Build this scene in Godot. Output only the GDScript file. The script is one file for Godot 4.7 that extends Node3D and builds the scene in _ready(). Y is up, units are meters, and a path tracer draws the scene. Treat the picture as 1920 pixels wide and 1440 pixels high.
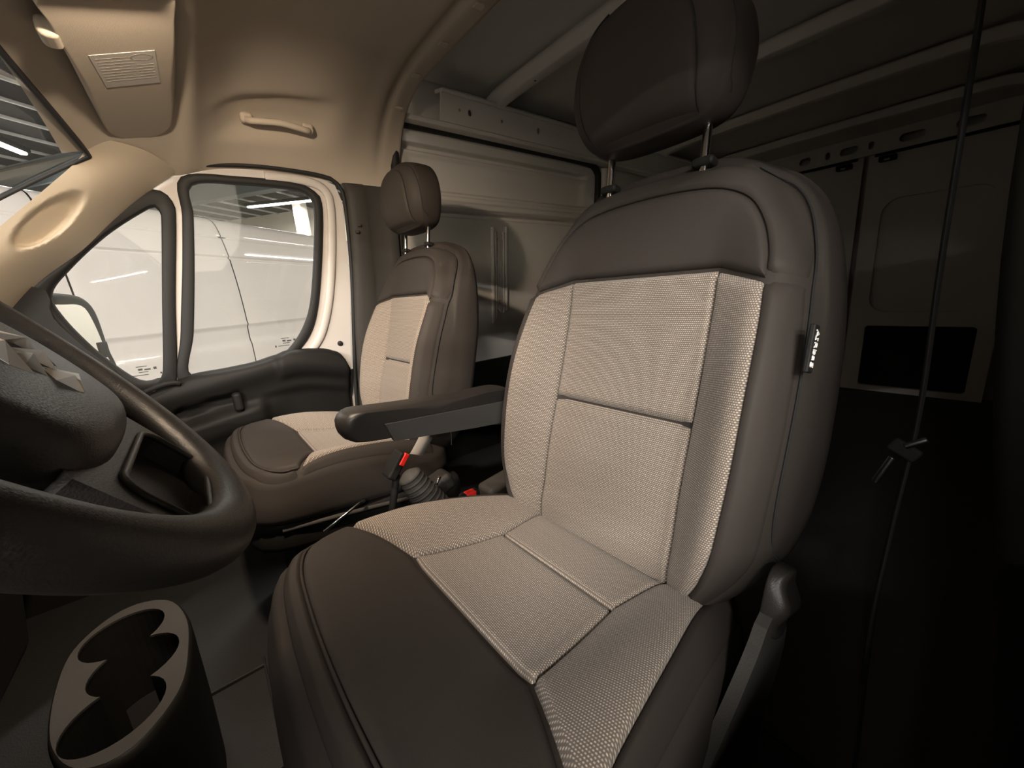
extends Node3D
# Cab of a cargo van seen from the driver's door: x runs to the rear, y up, z towards the driver's side. Camera at the origin.

const ZC := -0.82          # middle of the van
const FLOOR := -0.92       # cab floor
const GROUND := -1.45      # garage floor
var M := {}
var taken := {}

# ------------------------------------------------------------------ mesh buffer
class Buf:
	var v := PackedVector3Array()
	var n := PackedVector3Array()
	var uv := PackedVector2Array()
	var ix := PackedInt32Array()
	func grid(rows: Array, wrap := false, flip := false, uvs: Array = []) -> void:
		var nr := rows.size()
		var nc: int = rows[0].size()
		var base := v.size()
		var nn := PackedVector3Array()
		nn.resize(nr * nc)
		var q := PackedVector3Array()
		for r in rows:
			q.append_array(r)
		var cols := nc if wrap else nc - 1
		for i in nr - 1:
			for j in cols:
				var a := i * nc + j
				var b := i * nc + (j + 1) % nc
				var c := (i + 1) * nc + (j + 1) % nc
				var d := (i + 1) * nc + j
				var g := (q[c] - q[a]).cross(q[d] - q[b])
				if flip:
					g = -g
				nn[a] += g
				nn[b] += g
				nn[c] += g
				nn[d] += g
				if flip:
					ix.append_array(PackedInt32Array([base + a, base + b, base + c, base + a, base + c, base + d]))
				else:
					ix.append_array(PackedInt32Array([base + a, base + c, base + b, base + a, base + d, base + c]))
		for k in nn.size():
			var g := nn[k]
			nn[k] = g.normalized() if g.length_squared() > 1e-20 else Vector3.UP
		v.append_array(q)
		n.append_array(nn)
		if uvs.is_empty():
			for k in q.size():
				uv.append(Vector2(q[k].x + q[k].z, q[k].y))
		else:
			for r in uvs:
				uv.append_array(r)
	func tri(a: Vector3, b: Vector3, c: Vector3) -> void:
		var g := (c - a).cross(b - a)
		if g.length_squared() < 1e-16:
			return
		g = g.normalized()
		for p in [a, b, c]:
			ix.append(v.size())
			v.append(p)
			n.append(g)
			uv.append(Vector2(p.x + p.z, p.y))
	func quad(a: Vector3, b: Vector3, c: Vector3, d: Vector3) -> void:
		tri(a, b, c)
		tri(a, c, d)
	func rbox(at: Vector3, size: Vector3, r: float, bs := Basis()) -> void:
		var h := size * 0.5
		r = minf(r, minf(h.x, minf(h.y, h.z)) * 0.98)
		for ax in 3:
			for sg in [-1.0, 1.0]:
				var b1 := (ax + 1) % 3
				var b2 := (ax + 2) % 3
				var c1 := [-h[b1], -h[b1] + r * 0.4, -h[b1] + r, h[b1] - r, h[b1] - r * 0.4, h[b1]]
				var c2 := [-h[b2], -h[b2] + r * 0.4, -h[b2] + r, h[b2] - r, h[b2] - r * 0.4, h[b2]]
				var base := v.size()
				for i in 6:
					for j in 6:
						var p := Vector3.ZERO
						p[ax] = h[ax] * sg
						p[b1] = c1[i]
						p[b2] = c2[j]
						var inner := p.clamp(-h + Vector3.ONE * r, h - Vector3.ONE * r)
						var d := (p - inner).normalized()
						v.append(at + bs * (inner + d * r))
						n.append(bs * d)
						uv.append(Vector2(p[b1], p[b2]))
				for i in 5:
					for j in 5:
						var a := base + i * 6 + j
						if sg > 0:
							ix.append_array(PackedInt32Array([a, a + 7, a + 6, a, a + 1, a + 7]))
						else:
							ix.append_array(PackedInt32Array([a, a + 6, a + 7, a, a + 7, a + 1]))
	func tube(path: PackedVector3Array, r: float, sides := 10, closed := false, sx := 1.0, up := Vector3.ZERO) -> void:
		var rows := []
		var m := path.size()
		var prev := up
		for i in m:
			var t: Vector3
			if closed:
				t = (path[(i + 1) % m] - path[(i - 1 + m) % m]).normalized()
			else:
				t = (path[mini(i + 1, m - 1)] - path[maxi(i - 1, 0)]).normalized()
			if prev == Vector3.ZERO:
				prev = t.cross(Vector3.UP if absf(t.y) < 0.9 else Vector3.RIGHT).normalized()
			var e := (prev - t * prev.dot(t)).normalized()
			prev = e
			var f := t.cross(e)
			var row := PackedVector3Array()
			for k in sides:
				var a := TAU * k / sides
				row.append(path[i] + (e * cos(a) * sx + f * sin(a)) * r)
			rows.append(row)
		if closed:
			rows.append(rows[0])
		else:
			var s := PackedVector3Array()
			var e2 := PackedVector3Array()
			for k in sides:
				s.append(path[0])
				e2.append(path[m - 1])
			rows.push_front(s)
			rows.append(e2)
		grid(rows, true)
	func lathe(at: Vector3, axis: Vector3, prof: Array, sides := 24) -> void:
		var a := axis.normalized()
		var e := a.cross(Vector3.UP if absf(a.y) < 0.9 else Vector3.RIGHT).normalized()
		var f := a.cross(e)
		var rows := []
		for p in prof:
			var row := PackedVector3Array()
			for k in sides:
				var t := TAU * k / sides
				row.append(at + a * p[1] + (e * cos(t) + f * sin(t)) * p[0])
			rows.append(row)
		grid(rows, true)
	func slab(outer: PackedVector2Array, holes: Array, f: Callable, thick: float) -> void:
		var poly := PackedVector2Array(outer)
		if Geometry2D.is_polygon_clockwise(poly):
			poly.reverse()
		var loops := [poly.duplicate()]
		for h in holes:
			var hh := PackedVector2Array(h)
			if not Geometry2D.is_polygon_clockwise(hh):
				hh.reverse()
			loops.append(hh)
			var bi := 0
			var bj := 0
			var bd := 1e9
			for i in poly.size():
				for j in hh.size():
					var d := poly[i].distance_squared_to(hh[j])
					if d < bd:
						bd = d
						bi = i
						bj = j
			var out := PackedVector2Array()
			for i in bi + 1:
				out.append(poly[i])
			for j in hh.size() + 1:
				out.append(hh[(bj + j) % hh.size()])
			for i in range(bi, poly.size()):
				out.append(poly[i])
			poly = out
		var ids := Geometry2D.triangulate_polygon(poly)
		for k in range(0, ids.size(), 3):
			var a := poly[ids[k]]
			var b := poly[ids[k + 1]]
			var c := poly[ids[k + 2]]
			if (b - a).cross(c - a) < 0:
				var t := b
				b = c
				c = t
			tri(f.call(a.x, a.y, 0.0), f.call(c.x, c.y, 0.0), f.call(b.x, b.y, 0.0))
			tri(f.call(a.x, a.y, -thick), f.call(b.x, b.y, -thick), f.call(c.x, c.y, -thick))
		for lp in loops:
			for i in lp.size():
				var a: Vector2 = lp[i]
				var b: Vector2 = lp[(i + 1) % lp.size()]
				quad(f.call(a.x, a.y, 0.0), f.call(b.x, b.y, 0.0), f.call(b.x, b.y, -thick), f.call(a.x, a.y, -thick))
	func mesh() -> ArrayMesh:
		var arr := []
		arr.resize(Mesh.ARRAY_MAX)
		arr[Mesh.ARRAY_VERTEX] = v
		arr[Mesh.ARRAY_NORMAL] = n
		arr[Mesh.ARRAY_TEX_UV] = uv
		arr[Mesh.ARRAY_INDEX] = ix
		var m := ArrayMesh.new()
		m.add_surface_from_arrays(Mesh.PRIMITIVE_TRIANGLES, arr)
		return m

# ------------------------------------------------------------------ scene helpers
func numbered(called: String) -> String:
	if not taken.has(called):
		taken[called] = 0
		return called
	taken[called] += 1
	return "%s_%03d" % [called, taken[called]]

func obj(b: Buf, called: String, m: Material, parent: Node = null) -> MeshInstance3D:
	var o := MeshInstance3D.new()
	o.mesh = b.mesh()
	o.material_override = m
	o.name = numbered(called) if parent == null else called
	(self if parent == null else parent).add_child(o, true)
	return o

func tag(o: Node, label: String, category: String, group := "", kind := "") -> Node:
	o.set_meta("label", label)
	o.set_meta("category", category)
	if group:
		o.set_meta("group", group)
	if kind:
		o.set_meta("kind", kind)
	return o

func thing(called: String, label: String, category: String, at := Vector3.ZERO, group := "", kind := "") -> Node3D:
	var o := Node3D.new()
	o.name = numbered(called)
	add_child(o, true)
	o.position = at
	tag(o, label, category, group, kind)
	return o

func pts3(a: Array) -> PackedVector3Array:
	var o := PackedVector3Array()
	for p in a:
		o.append(Vector3(p[0], p[1], p[2] if p.size() > 2 else 0.0))
	return o

func mirrored(a: Array) -> Array:          # a half outline from u = 0 over u > 0 back to u = 0, closed by its mirror image
	var o := a.duplicate()
	for i in range(a.size() - 2, 0, -1):
		o.append([-a[i][0], a[i][1]])
	return o

func mirror_line(a: Array) -> Array:       # a curve from u < 0 to u = 0, continued by its mirror image
	var o := a.duplicate()
	for i in range(a.size() - 2, -1, -1):
		o.append([-a[i][0], a[i][1]])
	return o

func flipu(a: Array) -> Array:
	var o := []
	for p in a:
		o.append([-p[0], p[1]])
	return o

func curve(a: Array, count: int, closed := false, sharp := false) -> PackedVector3Array:
	var p := pts3(a)
	var m := p.size()
	var dense := PackedVector3Array()
	var segs := m if closed else m - 1
	for i in segs:
		var p1 := p[i]
		var p2 := p[(i + 1) % m]
		if sharp:
			for k in 10:
				dense.append(p1.lerp(p2, k / 10.0))
			continue
		var p0 := p[(i - 1 + m) % m] if (closed or i > 0) else p1 * 2 - p2
		var p3 := p[(i + 2) % m] if (closed or i < m - 2) else p2 * 2 - p1
		for k in 10:
			dense.append(p1.cubic_interpolate(p2, p0, p3, k / 10.0))
	dense.append(p[0] if closed else p[m - 1])
	var acc := PackedFloat32Array([0.0])
	for i in range(1, dense.size()):
		acc.append(acc[i - 1] + dense[i].distance_to(dense[i - 1]))
	var total := acc[acc.size() - 1]
	var out := PackedVector3Array()
	var n := count if closed else count - 1
	var at := 0
	for k in count:
		var want := total * k / n
		while at < acc.size() - 2 and acc[at + 1] < want:
			at += 1
		var span := maxf(acc[at + 1] - acc[at], 1e-9)
		out.append(dense[at].lerp(dense[at + 1], clampf((want - acc[at]) / span, 0, 1)))
	return out

func flat2(a: PackedVector3Array) -> PackedVector2Array:
	var o := PackedVector2Array()
	for p in a:
		o.append(Vector2(p.x, p.y))
	return o

func lut(t: float, xs: Array, ys: Array) -> float:
	var m := xs.size()
	if t <= xs[0]:
		return ys[0]
	if t >= xs[m - 1]:
		return ys[m - 1]
	for i in m - 1:
		if t <= xs[i + 1]:
			var k: float = (t - xs[i]) / (xs[i + 1] - xs[i])
			var a: float = ys[i]
			var b: float = ys[i + 1]
			var h: float = xs[i + 1] - xs[i]
			var s1: float = (b - a) / h
			var s0: float = (a - ys[i - 1]) / (xs[i] - xs[i - 1]) if i > 0 else s1
			var s2: float = (ys[i + 2] - b) / (xs[i + 2] - xs[i + 1]) if i < m - 2 else s1
			var ma: float = (s0 + s1) * 0.5 if s0 * s1 > 0 else 0.0
			var mb: float = (s1 + s2) * 0.5 if s1 * s2 > 0 else 0.0
			if i == 0:
				ma = s1
			if i == m - 2:
				mb = s1
			var k2 := k * k
			var k3 := k2 * k
			return a * (2 * k3 - 3 * k2 + 1) + h * ma * (k3 - 2 * k2 + k) + b * (-2 * k3 + 3 * k2) + h * mb * (k3 - k2)
	return ys[m - 1]

func rrect(x0: float, y0: float, x1: float, y1: float, r: float, k := 5) -> PackedVector2Array:
	var o := PackedVector2Array()
	for c in [[x1 - r, y1 - r, 0.0], [x0 + r, y1 - r, 0.25], [x0 + r, y0 + r, 0.5], [x1 - r, y0 + r, 0.75]]:
		for i in k + 1:
			var a: float = TAU * (c[2] + 0.25 * i / k)
			o.append(Vector2(c[0] + r * cos(a), c[1] + r * sin(a)))
	return o

# A padded body: closed outline in (u, v), height field over it, rounded rim, sides and a flat back
class Pad:
	var o: PackedVector3Array
	var c := Vector2.ZERO
	var rad := PackedFloat32Array()
	var top: Callable
	var map: Callable
	var rw: Callable
	var rd: Callable
	var back: Callable
	func setup() -> void:
		rad.resize(720)
		rad.fill(-1.0)
		var m := o.size()
		for i in m:
			var a := Vector2(o[i].x, o[i].y) - c
			var b := Vector2(o[(i + 1) % m].x, o[(i + 1) % m].y) - c
			for k in 40:
				var p := a.lerp(b, k / 40.0)
				rad[int(fposmod(p.angle(), TAU) / TAU * 720.0) % 720] = p.length()
		for k in 1440:
			if rad[k % 720] < 0:
				rad[k % 720] = rad[(k + 719) % 720]
	func edge(u: float, v: float) -> float:
		var p := Vector2(u, v) - c
		var f := fposmod(p.angle(), TAU) / TAU * 720.0 - 0.5
		var i := int(floor(f))
		return lerpf(rad[(i + 720) % 720], rad[(i + 721) % 720], f - i) - p.length()
	func at(u: float, v: float, d := -1.0) -> float:
		if d < 0:
			d = maxf(edge(u, v), 0.0)
		var w: float = rw.call(u, v)
		var t := clampf(1.0 - d / w, 0, 1)
		var r: float = rd.call(u, v)
		return top.call(u, v) - r * (1.0 - sqrt(maxf(0.0, 1.0 - t * t)))
	func shell(b: Buf, drop := 0.004) -> void:
		var rows := []
		for rho in [0.0, 0.15, 0.3, 0.42, 0.52, 0.6, 0.67, 0.73, 0.78, 0.82, 0.86, 0.89, 0.92, 0.945, 0.965, 0.98, 0.992, 1.0]:
			var row := PackedVector3Array()
			for q in o:
				var p := c.lerp(Vector2(q.x, q.y), rho)
				var d: float = (1.0 - rho) * c.distance_to(Vector2(q.x, q.y))
				row.append(map.call(p.x, p.y, at(p.x, p.y, d) - drop * (1.0 if rho < 0.97 else 0.0)))
			rows.append(row)
		for s in [[0.15, 1.01], [0.4, 1.014], [0.7, 1.01], [0.88, 1.0], [0.96, 0.97], [1.0, 0.92], [1.0, 0.6], [1.0, 0.0]]:
			var row := PackedVector3Array()
			for q in o:
				var p := c.lerp(Vector2(q.x, q.y), s[1])
				var h0 := at(q.x, q.y, 0.0)
				row.append(map.call(p.x, p.y, lerpf(h0, back.call(p.x, p.y), s[0])))
			rows.append(row)
		b.grid(rows, true)
	func panel(b: Buf, A: PackedVector3Array, B: PackedVector3Array, across: int, puff: float, sink := 0.009, w := 0.008, ends := true) -> void:
		var ts := [0.0, 0.012, 0.03, 0.055]
		for i in range(2, across - 1):
			ts.append(float(i) / across)
		ts.append_array([0.945, 0.97, 0.988, 1.0])
		ts.sort()
		var rows := []
		var uvs := []
		var m := A.size()
		var la := 0.0
		for i in m - 1:
			la += (A[i + 1] - A[i]).length()
		for t in ts:
			var row := PackedVector3Array()
			var ur := PackedVector2Array()
			for i in m:
				var p := A[i].lerp(B[i], t)
				var span := A[i].distance_to(B[i])
				var d := minf(t * span, (1.0 - t) * span)
				if ends:
					d = minf(d, minf(i, m - 1 - i) * la / (m - 1))
				var k := clampf(d / w, 0, 1)
				k = sqrt(maxf(0.0, 1.0 - (1.0 - k) * (1.0 - k)))
				row.append(map.call(p.x, p.y, at(p.x, p.y) + lerpf(-sink, puff, k)))
				ur.append(Vector2(p.x, p.y))
			rows.append(row)
			uvs.append(ur)
		b.grid(rows, false, false, uvs)

func pad(outline: Array, count: int, c: Vector2, top: Callable, map: Callable, rw, rd, back) -> Pad:
	var p := Pad.new()
	p.o = curve(outline, count, true)
	p.c = c
	p.top = top
	p.map = map
	p.rw = rw if rw is Callable else func(_u, _v): return rw
	p.rd = rd if rd is Callable else func(_u, _v): return rd
	p.back = back if back is Callable else func(_u, _v): return back
	p.setup()
	return p

# ------------------------------------------------------------------ materials
func mat(called: String, c: Color, rough: float, metal := 0.0, spec := 0.5) -> StandardMaterial3D:
	var m := StandardMaterial3D.new()
	m.albedo_color = c
	m.roughness = rough
	m.metallic = metal
	m.metallic_specular = spec
	M[called] = m
	return m

func grain(m: StandardMaterial3D, freq: float, scale: float, depth: float, sd: int) -> void:
	var nt := NoiseTexture2D.new()
	nt.width = 256
	nt.height = 256
	nt.seamless = true
	nt.as_normal_map = true
	nt.bump_strength = 4.0
	var fn := FastNoiseLite.new()
	fn.seed = sd
	fn.noise_type = FastNoiseLite.TYPE_CELLULAR if freq > 0.05 else FastNoiseLite.TYPE_SIMPLEX
	fn.frequency = freq
	nt.noise = fn
	m.normal_enabled = true
	m.normal_texture = nt
	m.normal_scale = depth
	m.uv1_triplanar = true
	m.uv1_world_triplanar = true
	m.uv1_scale = Vector3.ONE * scale

func weave() -> void:
	# knitted spacer cloth: offset rows of pale loops over a dark ground, 8 x 8 loops in a tile of 28 mm
	var n := 256
	var col := Image.create(n, n, false, Image.FORMAT_RGB8)
	var hgt := Image.create(n, n, false, Image.FORMAT_RGB8)
	var rng := RandomNumberGenerator.new()
	rng.seed = 7
	var tone := []
	for i in 64:
		tone.append(rng.randf_range(0.9, 1.08))
	for y in n:
		for x in n:
			var cell := n / 8.0
			var r := int(y / cell)
			var xo := x + (cell * 0.5 if r % 2 == 1 else 0.0)
			var cx := int(xo / cell) % 8
			var fx: float = fposmod(xo, cell) / cell - 0.5
			var fy: float = fposmod(float(y), cell) / cell - 0.5
			var d := sqrt(fx * fx * 3.2 + fy * fy * 5.2)
			var k := clampf(1.25 - d * 1.35, 0.0, 1.0)
			k = k * k * (3 - 2 * k)
			var tn: float = tone[r * 8 + cx]
			var base := Color(0.36, 0.325, 0.295).lerp(Color(0.66, 0.61, 0.56) * tn, k)
			col.set_pixel(x, y, base)
			hgt.set_pixel(x, y, Color(k, k, k))
	hgt.bump_map_to_normal_map(3.0)
	col.generate_mipmaps()
	var m := mat("fabric", Color(1, 1, 1), 0.92, 0.0, 0.25)
	m.albedo_texture = ImageTexture.create_from_image(col)
	m.normal_enabled = true
	m.normal_texture = ImageTexture.create_from_image(hgt)
	m.normal_scale = 0.7
	m.uv1_scale = Vector3(1 / 0.024, 1 / 0.024, 1)
	m.rim_enabled = true
	m.rim = 0.25

func materials() -> void:
	weave()
	grain(mat("vinyl", Color(0.188, 0.17, 0.158), 0.58, 0.0, 0.2), 0.09, 30.0, 0.15, 3)
	grain(mat("black_plastic", Color(0.11, 0.105, 0.10), 0.55, 0.0, 0.25), 0.09, 22.0, 0.35, 5)
	grain(mat("grey_trim", Color(0.235, 0.225, 0.215), 0.6, 0.0, 0.25), 0.09, 22.0, 0.3, 6)
	grain(mat("wheel_leather", Color(0.14, 0.128, 0.12), 0.42, 0.0, 0.4), 0.09, 26.0, 0.35, 8)
	grain(mat("headliner", Color(0.745, 0.695, 0.63), 0.95, 0.0, 0.2), 0.09, 30.0, 0.3, 9)
	grain(mat("pillar_plastic", Color(0.74, 0.685, 0.605), 0.6), 0.09, 30.0, 0.2, 10)
	mat("paint", Color(0.745, 0.72, 0.70), 0.6, 0.0, 0.3)
	M.paint.clearcoat_enabled = true
	M.paint.clearcoat = 0.35
	M.paint.clearcoat_roughness = 0.02
	grain(mat("inner_paint", Color(0.79, 0.77, 0.745), 0.5), 0.02, 2.0, 0.06, 12)
	mat("seal", Color(0.085, 0.08, 0.078), 0.7)
	mat("dark_gap", Color(0.05, 0.05, 0.05), 0.9)
	mat("chrome", Color(0.86, 0.86, 0.86), 0.08, 1.0)
	mat("satin_metal", Color(0.62, 0.62, 0.62), 0.3, 1.0)
	mat("emblem_metal", Color(0.90, 0.88, 0.86), 0.34, 0.8)
	mat("pale_strap", Color(0.56, 0.53, 0.5), 0.7)
	mat("faint_print", Color(0.60, 0.565, 0.52), 0.7)
	mat("red_button", Color(0.86, 0.16, 0.12), 0.4)
	mat("webbing", Color(0.15, 0.14, 0.135), 0.85)
	mat("label_paper", Color(0.74, 0.71, 0.67), 0.6)
	mat("rubber_floor", Color(0.095, 0.092, 0.088), 0.7)
	grain(M.rubber_floor, 0.09, 10.0, 0.5, 14)
	mat("mirror_glass", Color(0.95, 0.95, 0.95), 0.01, 1.0)
	mat("white_print", Color(0.85, 0.84, 0.82), 0.6)
	mat("dark_print", Color(0.2, 0.2, 0.2), 0.6)
	mat("garage_wall", Color(0.90, 0.88, 0.83), 0.8)
	mat("garage_floor", Color(0.47, 0.46, 0.45), 0.4)
	mat("deck", Color(0.10, 0.103, 0.105), 0.8)
	mat("purlin", Color(0.78, 0.79, 0.79), 0.6)
	mat("beam", Color(0.36, 0.39, 0.40), 0.6)
	mat("tyre", Color(0.07, 0.07, 0.07), 0.8)
	mat("plywood", Color(0.22, 0.21, 0.2), 0.8)
	var g := mat("glass", Color(0.93, 0.97, 0.95, 0.02), 0.02)
	g.transparency = BaseMaterial3D.TRANSPARENCY_ALPHA
	var t := mat("tube_glow", Color(1, 1, 1), 0.5)
	t.emission_enabled = true
	t.emission = Color(1.0, 0.985, 0.955)
	t.emission_energy_multiplier = 6.0
	var w := mat("dome_glow", Color(1, 0.95, 0.88), 0.5)
	w.emission_enabled = true
	w.emission = Color(1.0, 0.91, 0.80)
	w.emission_energy_multiplier = 2.0

# ------------------------------------------------------------------ top level
func _ready() -> void:
	var cam := Camera3D.new()
	cam.name = "camera"
	cam.fov = rad_to_deg(2.0 * atan(720.0 / 729.0))
	cam.near = 0.01
	cam.far = 100.0
	add_child(cam)
	cam.transform = Transform3D(Basis(Vector3(0.77127, -0.06955, 0.63269), Vector3(0.19904, 0.97052, -0.13595), Vector3(-0.60458, 0.23079, 0.76238)).orthonormalized(), Vector3.ZERO)
	cam.current = true
	var env := Environment.new()
	env.background_mode = Environment.BG_COLOR
	env.background_color = Color(0, 0, 0)
	env.ambient_light_source = Environment.AMBIENT_SOURCE_DISABLED
	env.tonemap_mode = Environment.TONE_MAPPER_LINEAR
	env.tonemap_exposure = 2.35
	env.sdfgi_enabled = true
	env.ssao_enabled = true
	env.ssil_enabled = true
	var we := WorldEnvironment.new()
	we.name = "environment"
	we.environment = env
	add_child(we)
	materials()
	# tube fixtures of the garage: two ends each, energy
	garage_lamps()
	garage()
	cab_shell()
	headliner()
	passenger_door()
	cargo_area()
	driver_side()
	dashboard()
	neighbour_van()
	seat("driver_seat", "large grey and black front seat nearest the camera, with a folded-down armrest", -0.395, true)
	seat("passenger_seat", "smaller looking grey and black seat beside the far door window", -1.285, false)
	steering_wheel()
	sun_visor()
	overhead_console()
	grab_handle()
	door_mirror()
	between_seats()
	driver_belt()
	cup_holder()

# ------------------------------------------------------------------ garage
func tube_lamp(a: Vector3, b: Vector3, energy: float, label: String) -> void:
	var mid := (a + b) * 0.5
	var t := thing("tube_light", label, "tube light", mid, "tube lights under the garage ceiling")
	var d := (b - a).normalized()
	var side := d.cross(Vector3.UP).normalized()
	var bs := Basis(d, Vector3.UP, -side).orthonormalized()
	var ln := a.distance_to(b)
	var h := Buf.new()
	h.rbox(Vector3(0, 0.045, 0), Vector3(ln + 0.06, 0.05, 0.09), 0.012, bs)
	obj(h, "housing", M.purlin, t)
	var g := Buf.new()
	g.rbox(Vector3(0, 0.004, 0), Vector3(ln, 0.03, 0.06), 0.014, bs)
	obj(g, "tube", M.tube_glow, t)
	var l := AreaLight3D.new()
	l.name = "tube_area_light"
	l.area_size = Vector2(ln, 0.06)
	l.light_color = Color(1.0, 0.985, 0.955)
	l.light_energy = energy
	l.area_range = 30.0
	l.shadow_enabled = true
	t.add_child(l)
	l.transform = Transform3D(Basis(d, side, -Vector3.DOWN).orthonormalized(), Vector3(0, -0.02, 0))

func G(a: float, y: float, c: float) -> Vector3:    # the garage's own axes, turned against the van
	return Vector3(0.8073, 0, -0.5902) * a + Vector3(0.5902, 0, 0.8073) * c + Vector3(0, y, 0)

func garage_lamps() -> void:
	tube_lamp(Vector3(1.16, 1.74, -8.49), Vector3(2.04, 1.74, -7.61), 1.8, "glowing ceiling tube seen through the door window above the white van")
	tube_lamp(Vector3(-1.0, 1.76, -6.7), Vector3(-1.52, 1.76, -5.43), 3.0, "glowing ceiling tube seen through the corner of the windshield")
	tube_lamp(G(0.9, 1.76, -1.9), G(2.4, 1.76, -1.9), 2.8, "ceiling tube over the gap between the two vans")
	tube_lamp(G(5.2, 1.76, -1.9), G(6.7, 1.76, -1.9), 2.8, "ceiling tube over the rear of the gap between the vans")
	tube_lamp(G(-3.4, 1.76, -2.2), G(-3.4, 1.76, -0.7), 15.0, "ceiling tube ahead of the windshield")
	tube_lamp(G(5.4, 1.76, 0.8), G(5.4, 1.76, 2.3), 5.0, "ceiling tube beside the rear of the cargo bay, mirrored in the door mirror")
	tube_lamp(Vector3(-1.7, 1.76, 1.7), Vector3(-0.5, 1.76, 2.3), 10.0, "ceiling tube ahead of the driver's door")
	tube_lamp(G(-4.2, 1.76, 0.6), G(-4.2, 1.76, 2.1), 30.0, "ceiling tube ahead of the steering wheel")
	tube_lamp(G(-5.8, 1.76, -1.2), G(-5.8, 1.76, 0.3), 30.0, "farthest ceiling tube near the front wall")

func garage() -> void:
	var b := Buf.new()
	var rot := Basis(Vector3(0.8073, 0, -0.5902), Vector3.UP, Vector3(0.5902, 0, 0.8073))
	b.rbox(G(0, GROUND - 0.05, -1.5), Vector3(15, 0.1, 16), 0.01, rot)
	tag(obj(b, "floor", M.garage_floor), "smooth grey concrete garage floor under the vans", "floor", "", "structure")
	b = Buf.new()
	b.rbox(G(0, 1.95, -1.5), Vector3(15, 0.1, 16), 0.01, rot)
	var deck := tag(obj(b, "ceiling", M.deck), "dark ribbed garage ceiling seen through the windows", "ceiling", "", "structure")
	for k in 34:
		b = Buf.new()
		b.rbox(G(0, 1.885, -9.2 + k * 0.42), Vector3(14.6, 0.03, 0.022), 0.006, rot)
		obj(b, "ceiling_rib", M.purlin, deck)
	b = Buf.new()
	b.rbox(G(7.25, 0.2, -1.5), Vector3(0.2, 3.5, 16), 0.01, rot)
	tag(obj(b, "wall_back", M.garage_wall), "bright cream garage wall beyond the white van's rear", "wall", "", "structure")
	b = Buf.new()
	b.rbox(G(-7.4, 0.2, -1.5), Vector3(0.2, 3.5, 16), 0.01, rot)
	tag(obj(b, "wall_front", M.garage_wall), "cream garage wall ahead of the cab", "wall", "", "structure")
	b = Buf.new()
	b.rbox(G(0, 0.2, -9.4), Vector3(15, 3.5, 0.2), 0.01, rot)
	tag(obj(b, "wall_right", M.garage_wall), "cream garage wall behind the neighbouring white van", "wall", "", "structure")
	b = Buf.new()
	b.rbox(G(0, 0.2, 6.4), Vector3(15, 3.5, 0.2), 0.01, rot)
	tag(obj(b, "wall_left", M.garage_wall), "cream garage wall on the driver's side of the van", "wall", "", "structure")
	b = Buf.new()
	b.rbox(Vector3(1.9, 0.2, -8.12), Vector3(0.17, 3.3, 0.17), 0.012, rot)
	tag(obj(b, "garage_column", M.garage_wall), "square white column crossing the ceiling tube in the door window", "column")
	for a in [[0.0, 3.52, "grey steel ceiling beam seen through the windshield corner"], [0.0, 4.86, "grey steel ceiling beam at the top of the door window"]]:
		var t := thing("ceiling_beam", a[2], "beam", G(a[1], 1.85, -4.5), "steel beams under the garage ceiling")
		for q in [[0.012, 0.26, -0.13], [0.16, 0.016, -0.26], [0.16, 0.016, 0.0]]:
			b = Buf.new()
			b.rbox(Vector3(0, q[2], 0), Vector3(q[0], q[1], 9.6), 0.004, rot)
			obj(b, "web" if q[1] > 0.1 else "flange", M.beam, t)
func wallp(x: float, y: float, o: float) -> Vector3:    # the leaning right side of the van; o is the distance into the cab
	return Vector3(x, y, -1.745 + 0.125 * y + o)

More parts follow.
